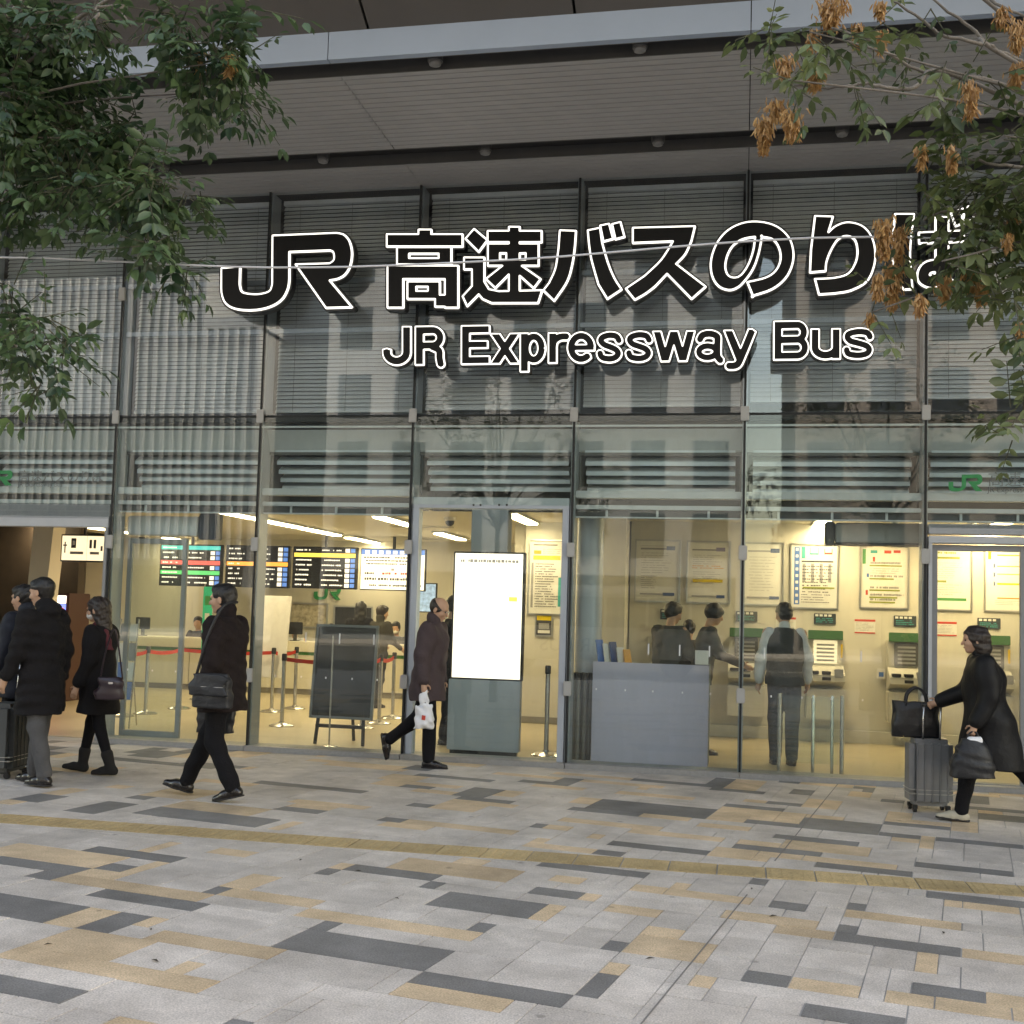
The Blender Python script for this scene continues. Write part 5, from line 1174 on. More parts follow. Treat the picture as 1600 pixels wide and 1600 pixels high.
# ================================================================== people: smooth-union distance fields meshed with surface nets
def V3(*a): return np.array(a, float)
class Field:
    def __init__(s, lo, hi, h):
        s.h = h; s.lo = np.array(lo, float)-2*h; n = np.ceil((np.array(hi)-s.lo)/h).astype(int)+3
        s.F = np.full(n, .25, np.float32); s.ax = [s.lo[i]+np.arange(n[i])*h for i in range(3)]
    def sub(s, lo, hi, m_):
        sl = []
        for i in range(3):
            a = max(0, int((lo[i]-m_-s.lo[i])/s.h)); b = min(s.F.shape[i], int((hi[i]+m_-s.lo[i])/s.h)+2); sl.append(slice(a, max(a+1, b)))
        return tuple(sl)
    def grid(s, sl): return s.ax[0][sl[0]][:, None, None], s.ax[1][sl[1]][None, :, None], s.ax[2][sl[2]][None, None, :]
    def put(s, sl, d, k):
        a = s.F[sl]
        if k > 0:
            hh = np.maximum(k-np.abs(a-d), 0)/k; r = np.minimum(a, d)-hh*hh*k*.25
        else: r = np.minimum(a, d)
        s.F[sl] = r
    def cone(s, a, b, ra, rb, k=.03, an=(1, 1, 1)):
        a, b = np.array(a, float), np.array(b, float); R_ = max(ra, rb)*max(an)
        sl = s.sub(np.minimum(a, b)-R_, np.maximum(a, b)+R_, k+.03); X, Y, Z = s.grid(sl); an = np.array(an, float)
        A, Bv = a/an, b/an; d = Bv-A; L2 = float(d@d)+1e-12; px, py, pz = X/an[0]-A[0], Y/an[1]-A[1], Z/an[2]-A[2]
        t = np.clip((px*d[0]+py*d[1]+pz*d[2])/L2, 0, 1)
        s.put(sl, np.sqrt((px-t*d[0])**2+(py-t*d[1])**2+(pz-t*d[2])**2)*float(min(an)) - (ra+(rb-ra)*t)*float(min(an)), k)
    def ell(s, c, r, k=.02, M=None, neg=False):
        c = np.array(c, float); r = np.array(r, float); R_ = r.max(); sl = s.sub(c-R_, c+R_, k+.03); X, Y, Z = s.grid(sl)
        px, py, pz = X-c[0], Y-c[1], Z-c[2]
        if M is not None: px, py, pz = (M[0, 0]*px+M[1, 0]*py+M[2, 0]*pz), (M[0, 1]*px+M[1, 1]*py+M[2, 1]*pz), (M[0, 2]*px+M[1, 2]*py+M[2, 2]*pz)
        q = np.sqrt((px/r[0])**2+(py/r[1])**2+(pz/r[2])**2); q2 = np.sqrt((px/r[0]**2)**2+(py/r[1]**2)**2+(pz/r[2]**2)**2)+1e-9
        d = q*(q-1)/q2
        if neg: s.F[sl] = np.maximum(s.F[sl], -d)
        else: s.put(sl, d, k)
    def loft(s, rings, k=.03, sq=2.):
        """rings (z, cx, cy, rx, ry) from low to high"""
        A = np.array(rings, float); R_ = A[:, 3:5].max()
        sl = s.sub((A[:, 1].min()-R_, A[:, 2].min()-R_, A[0, 0]), (A[:, 1].max()+R_, A[:, 2].max()+R_, A[-1, 0]), k+.03); X, Y, Z = s.grid(sl); z = s.ax[2][sl[2]]
        zz = np.linspace(A[0, 0], A[-1, 0], 60); sm_ = lambda c: np.interp(z, zz, np.convolve(np.pad(np.interp(zz, A[:, 0], A[:, c]), 3, 'edge'), np.ones(7)/7, 'valid'))[None, None, :]
        cx, cy, rx, ry = sm_(1), sm_(2), sm_(3), sm_(4)
        q = (np.abs((X-cx)/rx)**sq+np.abs((Y-cy)/ry)**sq)**(1/sq); d = (q-1)*np.minimum(rx, ry)
        d = np.maximum(d, np.maximum(A[0, 0]-Z, Z-A[-1, 0])); s.put(sl, d.astype(np.float32), k)
    def cut(s, n, o): # keep the side where (p-o).n < 0
        X, Y, Z = s.ax[0][:, None, None], s.ax[1][None, :, None], s.ax[2][None, None, :]; n = np.array(n, float)/np.linalg.norm(n)
        s.F = np.maximum(s.F, (X-o[0])*n[0]+(Y-o[1])*n[1]+(Z-o[2])*n[2]).astype(np.float32)
    def wrinkle(s, amp, seed, fr=26):
        r = np.random.default_rng(seed); X, Y, Z = s.ax[0][:, None, None], s.ax[1][None, :, None], s.ax[2][None, None, :]; w = 0
        for _ in range(5):
            kx, ky, kz = r.normal(size=3)*fr*np.array([.7, .7, 1.1]); w = w+np.sin(kx*X+ky*Y+kz*Z+r.uniform(0, 6.3))
        s.F = (s.F+amp*w/2.2*np.clip(1-np.abs(s.F)/.05, 0, 1)).astype(np.float32)
    def mesh(s, name, M, parent, kind=None):
        Fv = s.F; ins = Fv < 0; n = Fv.shape
        cnt = sum(ins[i:n[0]-1+i, j:n[1]-1+j, k:n[2]-1+k].astype(np.int8) for i in (0, 1) for j in (0, 1) for k in (0, 1))
        act = np.argwhere((cnt > 0) & (cnt < 8)); idx = np.full(tuple(x-1 for x in n), -1, np.int64); idx[tuple(act.T)] = np.arange(len(act))
        acc = np.zeros((len(act), 3)); num = np.zeros(len(act))
        cor = [(i, j, k) for i in (0, 1) for j in (0, 1) for k in (0, 1)]
        val = {c: Fv[act[:, 0]+c[0], act[:, 1]+c[1], act[:, 2]+c[2]].astype(float) for c in cor}
        for c in cor:
            for a in range(3):
                if c[a]: continue
                c2 = list(c); c2[a] = 1; c2 = tuple(c2); v0, v1 = val[c], val[c2]; m_ = (v0 < 0) != (v1 < 0)
                t = np.where(m_, v0/np.where(m_, v0-v1, 1), 0); p = np.tile(np.array(c, float), (len(act), 1)); p[:, a] += t; acc[m_] += p[m_]; num[m_] += 1
        P = s.lo+(act+acc/np.maximum(num, 1)[:, None])*s.h
        Q = []
        for a in range(3):
            b, c = [(1, 2), (2, 0), (0, 1)][a]; s0 = [slice(None)]*3; s1 = [slice(None)]*3; s0[a] = slice(0, -1); s1[a] = slice(1, None)
            ch = np.argwhere(ins[tuple(s0)] != ins[tuple(s1)]); ch = ch[(ch[:, b] > 0) & (ch[:, c] > 0) & (ch[:, b] < n[b]-1) & (ch[:, c] < n[c]-1)]
            def at(db, dc):
                q = ch.copy(); q[:, b] += db; q[:, c] += dc; return idx[tuple(q.T)]
            qd = np.stack([at(-1, -1), at(0, -1), at(0, 0), at(-1, 0)], 1); fl = ~ins[tuple(ch.T)]; qd[fl] = qd[fl][:, ::-1]; Q.append(qd)
        Q = np.concatenate(Q); Q = Q[(Q >= 0).all(1)]
        me = bpy.data.meshes.new(name); me.vertices.add(len(P)); me.vertices.foreach_set('co', P.astype(np.float32).ravel())
        me.loops.add(len(Q)*4); me.loops.foreach_set('vertex_index', Q.astype(np.int32).ravel()); me.polygons.add(len(Q))
        me.polygons.foreach_set('loop_start', np.arange(0, len(Q)*4, 4, dtype=np.int32)); me.polygons.foreach_set('use_smooth', np.ones(len(Q), bool)); me.update(calc_edges=True); me.validate()
        me.materials.append(M); o = bpy.data.objects.new(name, me); COL.objects.link(o); o.parent = parent
        return o
SKIN = mat('skin', (.52, .31, .21), .5, 0, .06, 20, spec=.35)
HAIRB = mat('black_hair', (.010, .009, .009), .42, 0, .4, 60, .5, 90, stretch=(1, 1, .25))
HAIRD = mat('dark_brown_hair', (.022, .014, .011), .42, 0, .4, 60, .5, 90, stretch=(1, 1, .25))
EYE = mat('dark_eye', (.01, .008, .008), .2); LIP = mat('lip', (.32, .13, .10), .5)
def fabric(n, c, b=.35, sc=55, rough=.85): return mat(n, c, rough, 0, .12, 9, b, sc, spec=.2)
CL = {'black_coat': fabric('black_wool', (.011, .010, .011)), 'darkbrown_coat': fabric('brown_black_wool', (.017, .012, .012)), 'black_trousers': fabric('black_trouser_cloth', (.008, .008, .010)), 'plum_jacket': fabric('plum_brown_jacket', (.075, .055, .058)),
      'grey_trousers': fabric('grey_trouser_cloth', (.085, .085, .088)), 'charcoal': fabric('charcoal_cloth', (.045, .045, .047)), 'puffer': fabric('black_puffer', (.010, .010, .011), .3, 20, .55), 'navy': fabric('navy_puffer', (.018, .021, .030), .3, 20, .6), 'shirt': fabric('white_shirt', (.62, .64, .66)),
      'vest': fabric('dark_grey_vest', (.06, .06, .058)), 'olive': fabric('olive_jacket', (.05, .046, .036)), 'grey_jacket': fabric('grey_suit', (.075, .073, .068)), 'hood': fabric('cream_hoodie', (.5, .47, .4)), 'scarf': fabric('red_plaid_scarf', (.11, .03, .035))}
SHOE = mat('black_leather', (.012, .010, .010), .28, 0, .1, 20, coat=.2); SHOEC = mat('cream_suede', (.46, .42, .33), .8, 0, .1, 20, .2, 80); SOLE = mat('dark_sole', (.02, .018, .017), .7); BOOT = mat('black_suede', (.012, .011, .011), .9)
def rotm(yaw, pitch):                       # head frame: yaw about z, pitch forward-down
    cy, sy, cp, sp = cos(yaw), sin(yaw), cos(pitch), sin(pitch)
    return np.array([[cy*cp, -sy, cy*sp], [sy*cp, cy, sy*sp], [-sp, 0, cp]])
def person(px, py, heading, ht, label, legs=((0, 0, 0), (0, 0, 0)), arms=((0, 8, 10), (0, 8, 10)), lean=0, head=(0, 0), coat=None, hem=.85, flare=0., top_mat='black_coat', leg_mat='black_trousers', shoe=SHOE, hair='short', hair_m=HAIRB,
           h=.0095, boots=False, sleeve_m=None, collar=None, seat=None, skirt_dx=0., bulk=1., extra=None, z0=0., glasses=False, mask=False, tights=False, group=None, fist=(False, False), hood=False, vest=False, seed=1, sole=None, hipoff=(0., 0.), bald=False):
    s = ht/1.70; e = empty('person', (px, py, z0), heading, label, 'person', group)
    thl, shl, hipw = .43*s, .42*s, .088*s
    # legs: (hip flexion, knee flexion, foot pitch up) ; first = left (+y)
    J = {}
    lows = []
    for sd, (hp, kn, fp), ho in zip((1, -1), legs, hipoff):
        a = radians(hp); k = V3(sin(a), 0, -cos(a))*thl+V3(0, 0, ho); b = a-radians(kn); an = k+V3(sin(b), 0, -cos(b))*shl
        f = radians(fp); fd, fu = V3(cos(f), 0, sin(f)), V3(-sin(f), 0, cos(f))
        low = min((an-fu*.075*s-fd*.06*s)[2], (an-fu*.075*s+fd*.17*s)[2]); J[sd] = (k, an, fd, fu); lows.append(low)
    hz = -min(lows) if seat is None else seat
    hip = V3(0, 0, hz); la = radians(lean); up = V3(sin(la), 0, cos(la)); fw = V3(cos(la), 0, -sin(la)); lf = V3(0, 1, 0)
    sp = lambda d, f=0., l=0.: hip+up*d*s+fw*f*s+lf*l*s
    sho = .50; ARM = []
    for sd, (sw, ab, el) in zip((1, -1), arms):
        S = sp(sho-.005, 0, sd*.178*bulk**.5); a = radians(sw)+(-la if False else 0); d1 = V3(sin(a)*cos(radians(ab)), sd*sin(radians(ab)), -cos(a)*cos(radians(ab)))
        E = S+d1*.285*s; b = a+radians(el); d2 = V3(sin(b)*cos(radians(ab*.4)), sd*sin(radians(ab*.4)), -cos(b)*cos(radians(ab*.4))); Wr = E+d2*.25*s; ARM.append((S, E, Wr, d2/np.linalg.norm(d2), sd))
    hc = sp(.70, .02)+V3(.015*s, 0, 0); HM = rotm(radians(head[0]), radians(head[1])+la*.4); hp_ = lambda x, y, z: hc+HM@(V3(x, y, z)*s)
    knees = [hip+lf*sd*hipw+J[sd][0] for sd in (1, -1)]; ank = [hip+lf*sd*hipw*.95+J[sd][1] for sd in (1, -1)]
    pts = np.array([hc, *[q for a in ARM for q in a[:3]], *knees, *ank]); lo, hi = pts.min(0)-V3(.26, .24, .22)*s, pts.max(0)+V3(.28, .24, .22)*s; lo[2] = min(lo[2], -.03)
    # ---- body
    f = Field(lo, hi, h)
    f.loft([((hip+up*a*s)[2], (hip+up*a*s)[0]+fx*s, 0, rx*s, ry*s) for a, fx, rx, ry in ((-.06, -.01, .09, .135), (.04, -.01, .098, .15), (.16, 0, .088, .132), (.30, .005, .10, .148), (.42, 0, .095, .155), (.49, -.01, .07, .12), (.53, -.01, .05, .07))], .03)
    f.cone(sp(.50, -.01), sp(.62, .012), .054*s, .05*s, .03)
    for i, sd in enumerate((1, -1)):
        H0 = hip+lf*sd*hipw; f.cone(H0, knees[i], .082*s, .052*s, .04); f.cone(knees[i], ank[i], .052*s, .035*s, .02)
        fd, fu = J[sd][2], J[sd][3]; f.cone(ank[i]-fu*.045*s-fd*.03*s, ank[i]-fu*.05*s+fd*.13*s, .028*s, .02*s, .02)
        S, E, Wr, d2, _ = ARM[i]; f.cone(S, E, .048*s, .036*s, .03); f.cone(E, Wr, .036*s, .024*s, .015)
        # hand: palm, four fingers of unequal length, thumb from the side of the palm
        nrm = V3(0, -sd, 0); nrm = nrm-d2*(nrm@d2); nrm /= np.linalg.norm(nrm); wid = np.cross(d2, nrm); wid *= (1 if wid[0] > 0 else -1)
        Pm = Wr+d2*.055*s; f.cone(Wr, Wr+d2*.085*s, .026*s, .030*s, .012, (1, 1, 1)); curl = 1.5 if fist[i] else .5
        for q, (off, ln) in enumerate(((-.027, .062), (-.009, .075), (.009, .08), (.027, .072))):
            b0 = Wr+d2*.085*s+wid*off*s; b1 = b0+(d2*cos(curl*.5)+nrm*sin(curl*.5))*ln*.5*s; b2 = b1+(d2*cos(curl*1.3)+nrm*sin(curl*1.3))*ln*.5*s
            f.cone(b0, b1, .0095*s, .0085*s, .004); f.cone(b1, b2, .0085*s, .0075*s, .004)
        t0 = Wr+d2*.03*s+wid*.024*s; t1 = t0+(d2*.6+wid*.7+nrm*.3)*.045*s; f.cone(t0, t1, .012*s, .0095*s, .01); f.cone(t1, t1+(d2*.9+nrm*.5)*.03*s, .0095*s, .008*s, .004)
    f.ell(hc+HM@V3(-.006, 0, .025)*s, V3(.098, .077, .094)*s, .02, HM); f.ell(hp_(.022, 0, -.045), V3(.068, .058, .068)*s, .03, HM); f.ell(hp_(.066, 0, -.092), V3(.022, .024, .020)*s, .025, HM)
    f.cone(hp_(.092, 0, .008), hp_(.112, 0, -.030), .009*s, .0135*s, .012); f.ell(hp_(.085, 0, -.062), V3(.014, .024, .011)*s, .01, HM)
    for sd in (1, -1):
        f.ell(hp_(.080, sd*.030, .024), V3(.016, .026, .010)*s, .012, HM); f.ell(hp_(.062, sd*.040, -.028), V3(.028, .024, .026)*s, .02, HM)
        if h < .012: f.ell(hp_(-.004, sd*.088, -.012), V3(.021, .010, .033)*s, .006, HM)
    body = f.mesh('body', SKIN, e)
    # ---- eyes and mouth
    mb = MB()
    if h < .012:
        for sd, nm in ((1, 'eye'), (-1, 'eye')):
            c = hp_(.0865, sd*.031, .004); m1 = MB().lathe([(.0001, -.008*s), (.008*s, -.004*s), (.009*s, 0), (.008*s, .004*s), (.0001, .008*s)], 10); m1.build(nm, EYE, e, 'all', loc=tuple(c))
        c = hp_(.098, 0, -.062); o = MB().bbox(-.003, .003, -.018*s, .018*s, -.0035, .0035, .0015).build('mouth', LIP, e, loc=tuple(c)); o.rotation_euler = (0, radians(head[1]), radians(head[0]))
    # ---- hair
    g_ = Field(hc-V3(.19, .17, .36 if hair == 'long' else .17)*s, hc+V3(.17, .17, .19)*s, h*.85)
    rr = .012 if not bald else .006
    if hair == 'short' and not bald:
        g_.ell(hc+HM@V3(-.014, 0, .038)*s, V3(.105, .086, .095)*s, .0, HM); g_.ell(hp_(-.032, 0, -.012), V3(.074, .073, .074)*s, .02, HM); g_.ell(hp_(.04, 0, .085), V3(.05, .06, .035)*s, .02, HM)
    else: g_.ell(hc+HM@V3(-.010, 0, .028)*s, V3(.101+rr, .079+rr, .096+rr)*s, .0, HM)
    if hair == 'long':
        g_.cone(hp_(-.045, 0, .02), hp_(-.055, 0, -.19), .088*s, .075*s, .03, (1, 1.05, 1)); g_.cone(hp_(-.02, .05, -.02), hp_(-.03, .06, -.17), .045*s, .038*s, .03); g_.cone(hp_(-.02, -.05, -.02), hp_(-.03, -.06, -.17), .045*s, .038*s, .03)
    elif hair == 'bob':
        g_.cone(hp_(-.04, 0, .02), hp_(-.05, 0, -.085), .092*s, .085*s, .03); g_.cone(hp_(.0, .052, .0), hp_(-.01, .056, -.085), .042*s, .034*s, .03); g_.cone(hp_(.0, -.052, .0), hp_(-.01, -.056, -.085), .042*s, .034*s, .03)
    n1 = HM@V3(1.6, 0, -1.) if hair == 'short' else HM@V3(1.5, 0, -.75); g_.cut(n1, hp_(.090, 0, .062) if hair != 'fringe' else hp_(.1, 0, .03))
    if hair == 'short':
        g_.cut(HM@V3(-.35, 0, -1.), hp_(-.07, 0, -.080))
    if bald: g_.cut(HM@V3(.55, 0, 1.), hp_(-.03, 0, .062))
    g_.wrinkle(.005 if not bald else .001, seed+9, 60); g_.mesh('hair', hair_m, e)
    # ---- trousers, shoes
    if not tights:
        f = Field(V3(lo[0], lo[1], -.03), V3(hi[0], hi[1], hz+.2*s), h)
        f.loft([((hip+up*a*s)[2], (hip+up*a*s)[0]+fx*s, 0, rx*s, ry*s) for a, fx, rx, ry in ((-.09, -.005, .10, .14), (.0, -.005, .118, .168), (.12, 0, .108, .155))], .03)
    else: f = Field(V3(lo[0], lo[1], -.03), V3(hi[0], hi[1], hz+.1*s), h)
    for i, sd in enumerate((1, -1)):
        H0 = hip+lf*sd*hipw; r_ = (.098, .074, .066) if not tights else (.088, .058, .042)
        en = ank[i]+(knees[i]-ank[i])*.04; f.cone(H0, knees[i], r_[0]*s, r_[1]*s, .04); f.cone(knees[i], en, r_[1]*s, r_[2]*s*(.98 if not tights else 1), .02)
    f.wrinkle(.006 if not tights else .001, seed, 22); f.mesh('trousers' if not tights else 'tights', CL[leg_mat], e)
    for i, sd in enumerate((1, -1)):
        fd, fu = J[sd][2], J[sd][3]; A = ank[i]; f = Field(A-V3(.24, .1, .26)*s, A+V3(.30, .1, .24)*s, h*.8)
        f.cone(A-fu*.038*s-fd*.035*s, A-fu*.040*s+fd*.08*s, .041*s, .041*s, .03); f.cone(A-fu*.045*s+fd*.08*s, A-fu*.055*s+fd*.175*s, .042*s, .028*s, .03)
        f.cone(A-fu*.03*s-fd*.01*s, A+((knees[i]-A)/np.linalg.norm(knees[i]-A))*(.13*s if boots else .015*s), .043*s, (.058*s if boots else .045*s), .03)
        f.cut(-fu, A-fu*.074*s); sh = f.mesh('shoe', BOOT if boots else shoe, e)
        if sole or not boots:
            f = Field(A-V3(.24, .1, .26)*s, A+V3(.30, .1, .24)*s, h*.8); f.cone(A-fu*.068*s-fd*.038*s, A-fu*.068*s+fd*.09*s, .043*s, .045*s, .02); f.cone(A-fu*.068*s+fd*.09*s, A-fu*.064*s+fd*.178*s, .045*s, .030*s, .02)
            f.cut(-fu, A-fu*.0755*s); f.cut(fu, A-fu*(.055 if sole else .062)*s); f.mesh('sole', sole or SOLE, sh)
    # ---- upper garment
    b = bulk; f = Field(V3(lo[0]-.1, lo[1]-.06, min(hem*s, hz)-.06), V3(hi[0]+.1, hi[1]+.06, hc[2]), h)
    hz_ = hem*s; dl = (hz-hz_)/s
    rings = []
    if dl > .02: rings += [(hz_, hip[0]+(-.0+skirt_dx)*s, 0, (.128+flare)*s*b, (.178+flare*.5)*s*b)]
    rings += [(hip[2]+.0, hip[0]+skirt_dx*.4*s, 0, (.126+flare*.4)*s*b, .182*s*b)] if dl > .06 else []
    rings += [((hip+up*a*s)[2], (hip+up*a*s)[0]+fx*s, 0, rx*s*b, ry*s*b) for a, fx, rx, ry in ((.10, .0, .122, .172), (.26, .006, .126, .180), (.40, .0, .122, .192), (.47, -.008, .100, .175), (.515, -.012, .075, .115), (.55, -.008, .064, .080)) if (hip+up*a*s)[2] > hz_+.02]
    if not (dl > .02): rings = [(hz_, rings[0][1], 0, rings[0][3], rings[0][4])]+rings
    f.loft(rings, .03)
    g2 = f
    if sleeve_m or vest: g2 = Field(f.lo, V3(hi[0]+.1, hi[1]+.06, hc[2]), h)
    for i in (0, 1):
        S, E, Wr, d2, sd = ARM[i]; g2.cone(S-V3(0, sd*(.03 if vest else .012), .01), E, (.058 if vest else .071)*s*b, .058*s*b, .05); g2.cone(E, Wr-d2*.012*s, .058*s*b, .046*s*b, .03)
        if sleeve_m and not vest: f.cone(S-V3(0, sd*.02, .01), S+(E-S)*.12, .07*s*b, .068*s*b, .04)
    if collar: f.cone(sp(.535, -.012), sp(.60, -.006), .074*s, .078*s, .012)
    if hood: f.ell(sp(.55, -.06), V3(.085, .11, .07)*s, .03)
    f.wrinkle(.0085, seed+3, 22); cm = f.mesh('vest' if vest else 'coat', CL[top_mat], e)
    if collar: cm['label'] = 'coat with raised collar'; del cm['label']
    if g2 is not f: g2.wrinkle(.005, seed+4, 28); g2.mesh('shirt_sleeves', CL[sleeve_m], e)
    if vest:
        f = Field(sp(.50)-.12, sp(.62)+.12, h); f.cone(sp(.53, -.006), sp(.575, 0), .068*s, .062*s, .01); f.mesh('shirt_collar', CL[sleeve_m], e)
    if glasses:
        mb = MB()
        for sd in (1, -1):
            ring = [hp_(.104, sd*.034+.021*cos(t), .004+.015*sin(t)) for t in np.linspace(0, 2*pi, 17)]; mb.tube(ring, .0016, 5)
            mb.tube([hp_(.102, sd*.055, .008), hp_(.02, sd*.082, .012)], .0016, 5)
        mb.tube([hp_(.106, -.013, .008), hp_(.106, .013, .008)], .0016, 5); o = mb.build('glasses', STEEL, e, kind='stuff')
    if mask:
        f = Field(hp_(.05, 0, -.05)-.09, hp_(.05, 0, -.05)+.09, h*.7); f.ell(hp_(.030, 0, -.052), V3(.086, .066, .050)*s, .0, HM); f.cut(HM@V3(-1, 0, 0), hp_(.035, 0, 0)); f.mesh('face_mask', WHITE, e)
    e['hand_l'] = 0; del e['hand_l']
    return e, {'hand': [e.matrix_basis @ Vector(ARM[i][2]+ARM[i][3]*.09*s) for i in (0, 1)], 'sho': [e.matrix_basis @ Vector(ARM[i][0]) for i in (0, 1)], 'hip': e.matrix_basis @ Vector(hip), 's': s}
def top_h(u, v, y): return aty(u, v, y)[2]
LEFT, RIGHT = pi, 0.
# --- pavement walkers
man3, i3 = person(-4.12, -3.03, LEFT-.08, top_h(345, 924, -3.03)+.02, 'man in a dark coat striding with a black shoulder bag and a tote', hipoff=(0, -.04), legs=((3, 30, -14), (25, 0, 12)), arms=((-6, 10, 18), (12, 9, 25)), lean=1, head=(8, 4), hem=.72, flare=.015, top_mat='darkbrown_coat', collar=True, seed=3, bulk=1.27, skirt_dx=.01, fist=(True, True))
bald, ib = person(-3.10, -.50, RIGHT-.06, top_h(680, 947, -.5)+.05, 'balding man in a plum jacket carrying a white plastic bag', legs=((-14, 38, -78), (7, 5, 0)), arms=((-2, 6, 10), (-7, 7, 14)), lean=5, head=(-4, 20), hem=.68, flare=.012, top_mat='plum_jacket', collar=True, seed=5, bald=True, hair_m=HAIRD, glasses=True, fist=(False, True), bulk=1.30)
wr, iw = person(1.98, -1.80, LEFT-.04, top_h(1525, 982, -1.8)+.01, 'woman in a long black padded coat pushing a silver suitcase', legs=((22, 12, 4), (-32, 10, -22)), arms=((-4, 8, 28), (17, 6, 50)), lean=6, head=(4, 2), hem=.47, flare=.07, top_mat='puffer', leg_mat='black_trousers', tights=False, shoe=SHOEC, hair='bob', hair_m=HAIRD, collar=True, seed=7, bulk=1.44, skirt_dx=-.03, fist=(True, True), sole=SOLE)
lm_, il = person(-5.88, -2.87, LEFT-.22, top_h(52, 912, -2.87)+.01, 'man in a long black coat and grey trousers walking past the passage', legs=((-9, 6, 0), (9, 4, 2)), arms=((6, 8, 18), (-6, 8, 14)), lean=1, head=(12, 8), hem=.60, flare=.03, top_mat='black_coat', leg_mat='grey_trousers', seed=11, bulk=1.16, collar=True, hood=True)
nv, inv_ = person(-6.42, -2.35, LEFT, 1.66, 'person in a navy padded jacket beyond the man in the long coat', legs=((10, 4, 2), (-9, 6, 0)), arms=((6, 8, 18), (-6, 8, 14)), head=(0, 6), hem=.70, flare=.03, top_mat='navy', seed=13, bulk=1.25, collar=True)
w2, i2 = person(-5.76, -2.15, LEFT+.04, top_h(128, 941, -2.15)+.02, 'woman in a black knee length coat with a scarf and short boots', legs=((-9, 10, -2), (15, 4, 6)), arms=((-2, 8, 22), (8, 8, 20)), lean=2, head=(4, 6), hem=.60, flare=.045, top_mat='black_coat', leg_mat='black_trousers', tights=True, boots=True, hair='long', hair_m=HAIRD, seed=17, mask=True, bulk=1.14)
f = Field((-.2, -.2, 1.15), (.2, .2, 1.6), .01); s_ = i2['s']
f.cone((.02, 0, 1.36*s_), (.02, 0, 1.42*s_), .098*s_, .09*s_, .02); f.cone((-.06, .06, 1.38*s_), (-.13, .08, 1.20*s_), .04, .035, .02); f.wrinkle(.006, 4, 40); f.mesh('scarf', CL['scarf'], w2)
# --- people behind the glass
HI = .014
person(-3.36, 1.45, RIGHT+.3, 1.70, 'person in black standing behind the balding man inside the portal', legs=((3, 2, 0), (-3, 2, 0)), hem=.66, top_mat='black_coat', seed=21, h=HI, head=(10, 6))
p = aty(1040, 1000, 1.65); person(p[0], 1.65, pi/2-.5, top_h(1048, 946, 1.65), 'staff member in a grey suit bending beside the information desk', lean=10, head=(-25, 12), arms=((18, 8, 40), (20, 8, 40)), hem=.80, top_mat='grey_jacket', leg_mat='charcoal', seed=23, h=HI, collar=False, sleeve_m=None)
p = aty(1104, 1000, 1.75); person(p[0]-.06, 1.75, RIGHT+.25, top_h(1115, 951, 1.75)+.02, 'young person in a hooded top looking down at the ticket machines', lean=9, head=(-6, 14), arms=((25, 8, 45), (22, 8, 45)), hem=.80, top_mat='grey_jacket', leg_mat='charcoal', seed=25, h=HI, hood=False, hair='fringe', glasses=False)
p = aty(1076, 1000, 2.3); person(p[0], 2.3, pi/2, top_h(1076, 974, 2.3), 'short dark haired customer hidden behind the two bending figures', lean=6, head=(0, 14), hem=.80, top_mat='olive', leg_mat='charcoal', seed=26, h=HI)
vm_, iv = person(.47, 1.18, pi/2+.15, top_h(1212, 951, 1.18)+.02, 'attendant in a grey vest and white sleeves facing the ticket machines', legs=((2, 2, 0), (-2, 2, 0)), arms=((2, 10, 10), (4, 12, 16)), lean=2, head=(18, 12), hem=.86, top_mat='vest', leg_mat='charcoal', sleeve_m='shirt', vest=True, seed=27, h=.011, bulk=1.17)
p = aty(310, 980, 8.75); person(p[0], 8.75, -pi/2, 1.66, 'clerk in a dark suit seated behind the counter near the green banner', legs=((80, 80, 0), (80, 80, 0)), arms=((30, 8, 50), (30, 8, 50)), head=(10, 8), hem=.55, seat=.50, top_mat='black_coat', seed=31, h=HI)
p = aty(461, 990, 8.75); person(p[0], 8.75, -pi/2, 1.58, 'clerk in a white shirt seated behind the counter by the white board', legs=((80, 80, 0), (80, 80, 0)), arms=((30, 8, 50), (30, 8, 50)), head=(-10, 14), hem=.55, seat=.46, top_mat='shirt', seed=33, h=HI)
p = aty(619, 990, 8.6); person(p[0], 8.6, -pi/2, 1.66, 'clerk in grey seated behind the counter beyond the olive jacket customer', legs=((80, 80, 0), (80, 80, 0)), arms=((30, 8, 50), (30, 8, 50)), head=(0, 10), hem=.55, seat=.52, top_mat='grey_jacket', seed=35, h=HI, mask=True)
p = gnd(588, 1106); person(p[0], p[1], pi/2-.45, top_h(592, 950, p[1]), 'customer in an olive jacket standing at the ticket counter', legs=((4, 3, 0), (-4, 3, 0)), arms=((18, 8, 50), (14, 8, 45)), lean=3, head=(-20, 6), hem=.70, top_mat='olive', leg_mat='charcoal', seed=37, h=HI, collar=True, hair_m=HAIRD)
p = gnd(548, 1104); person(p[0], p[1]+.3, pi/2+.2, 1.62, 'long haired customer in black standing at the ticket counter', legs=((3, 3, 0), (-3, 3, 0)), arms=((15, 8, 40), (15, 8, 40)), head=(10, 6), hem=.62, top_mat='black_coat', seed=39, h=HI, hair='long')
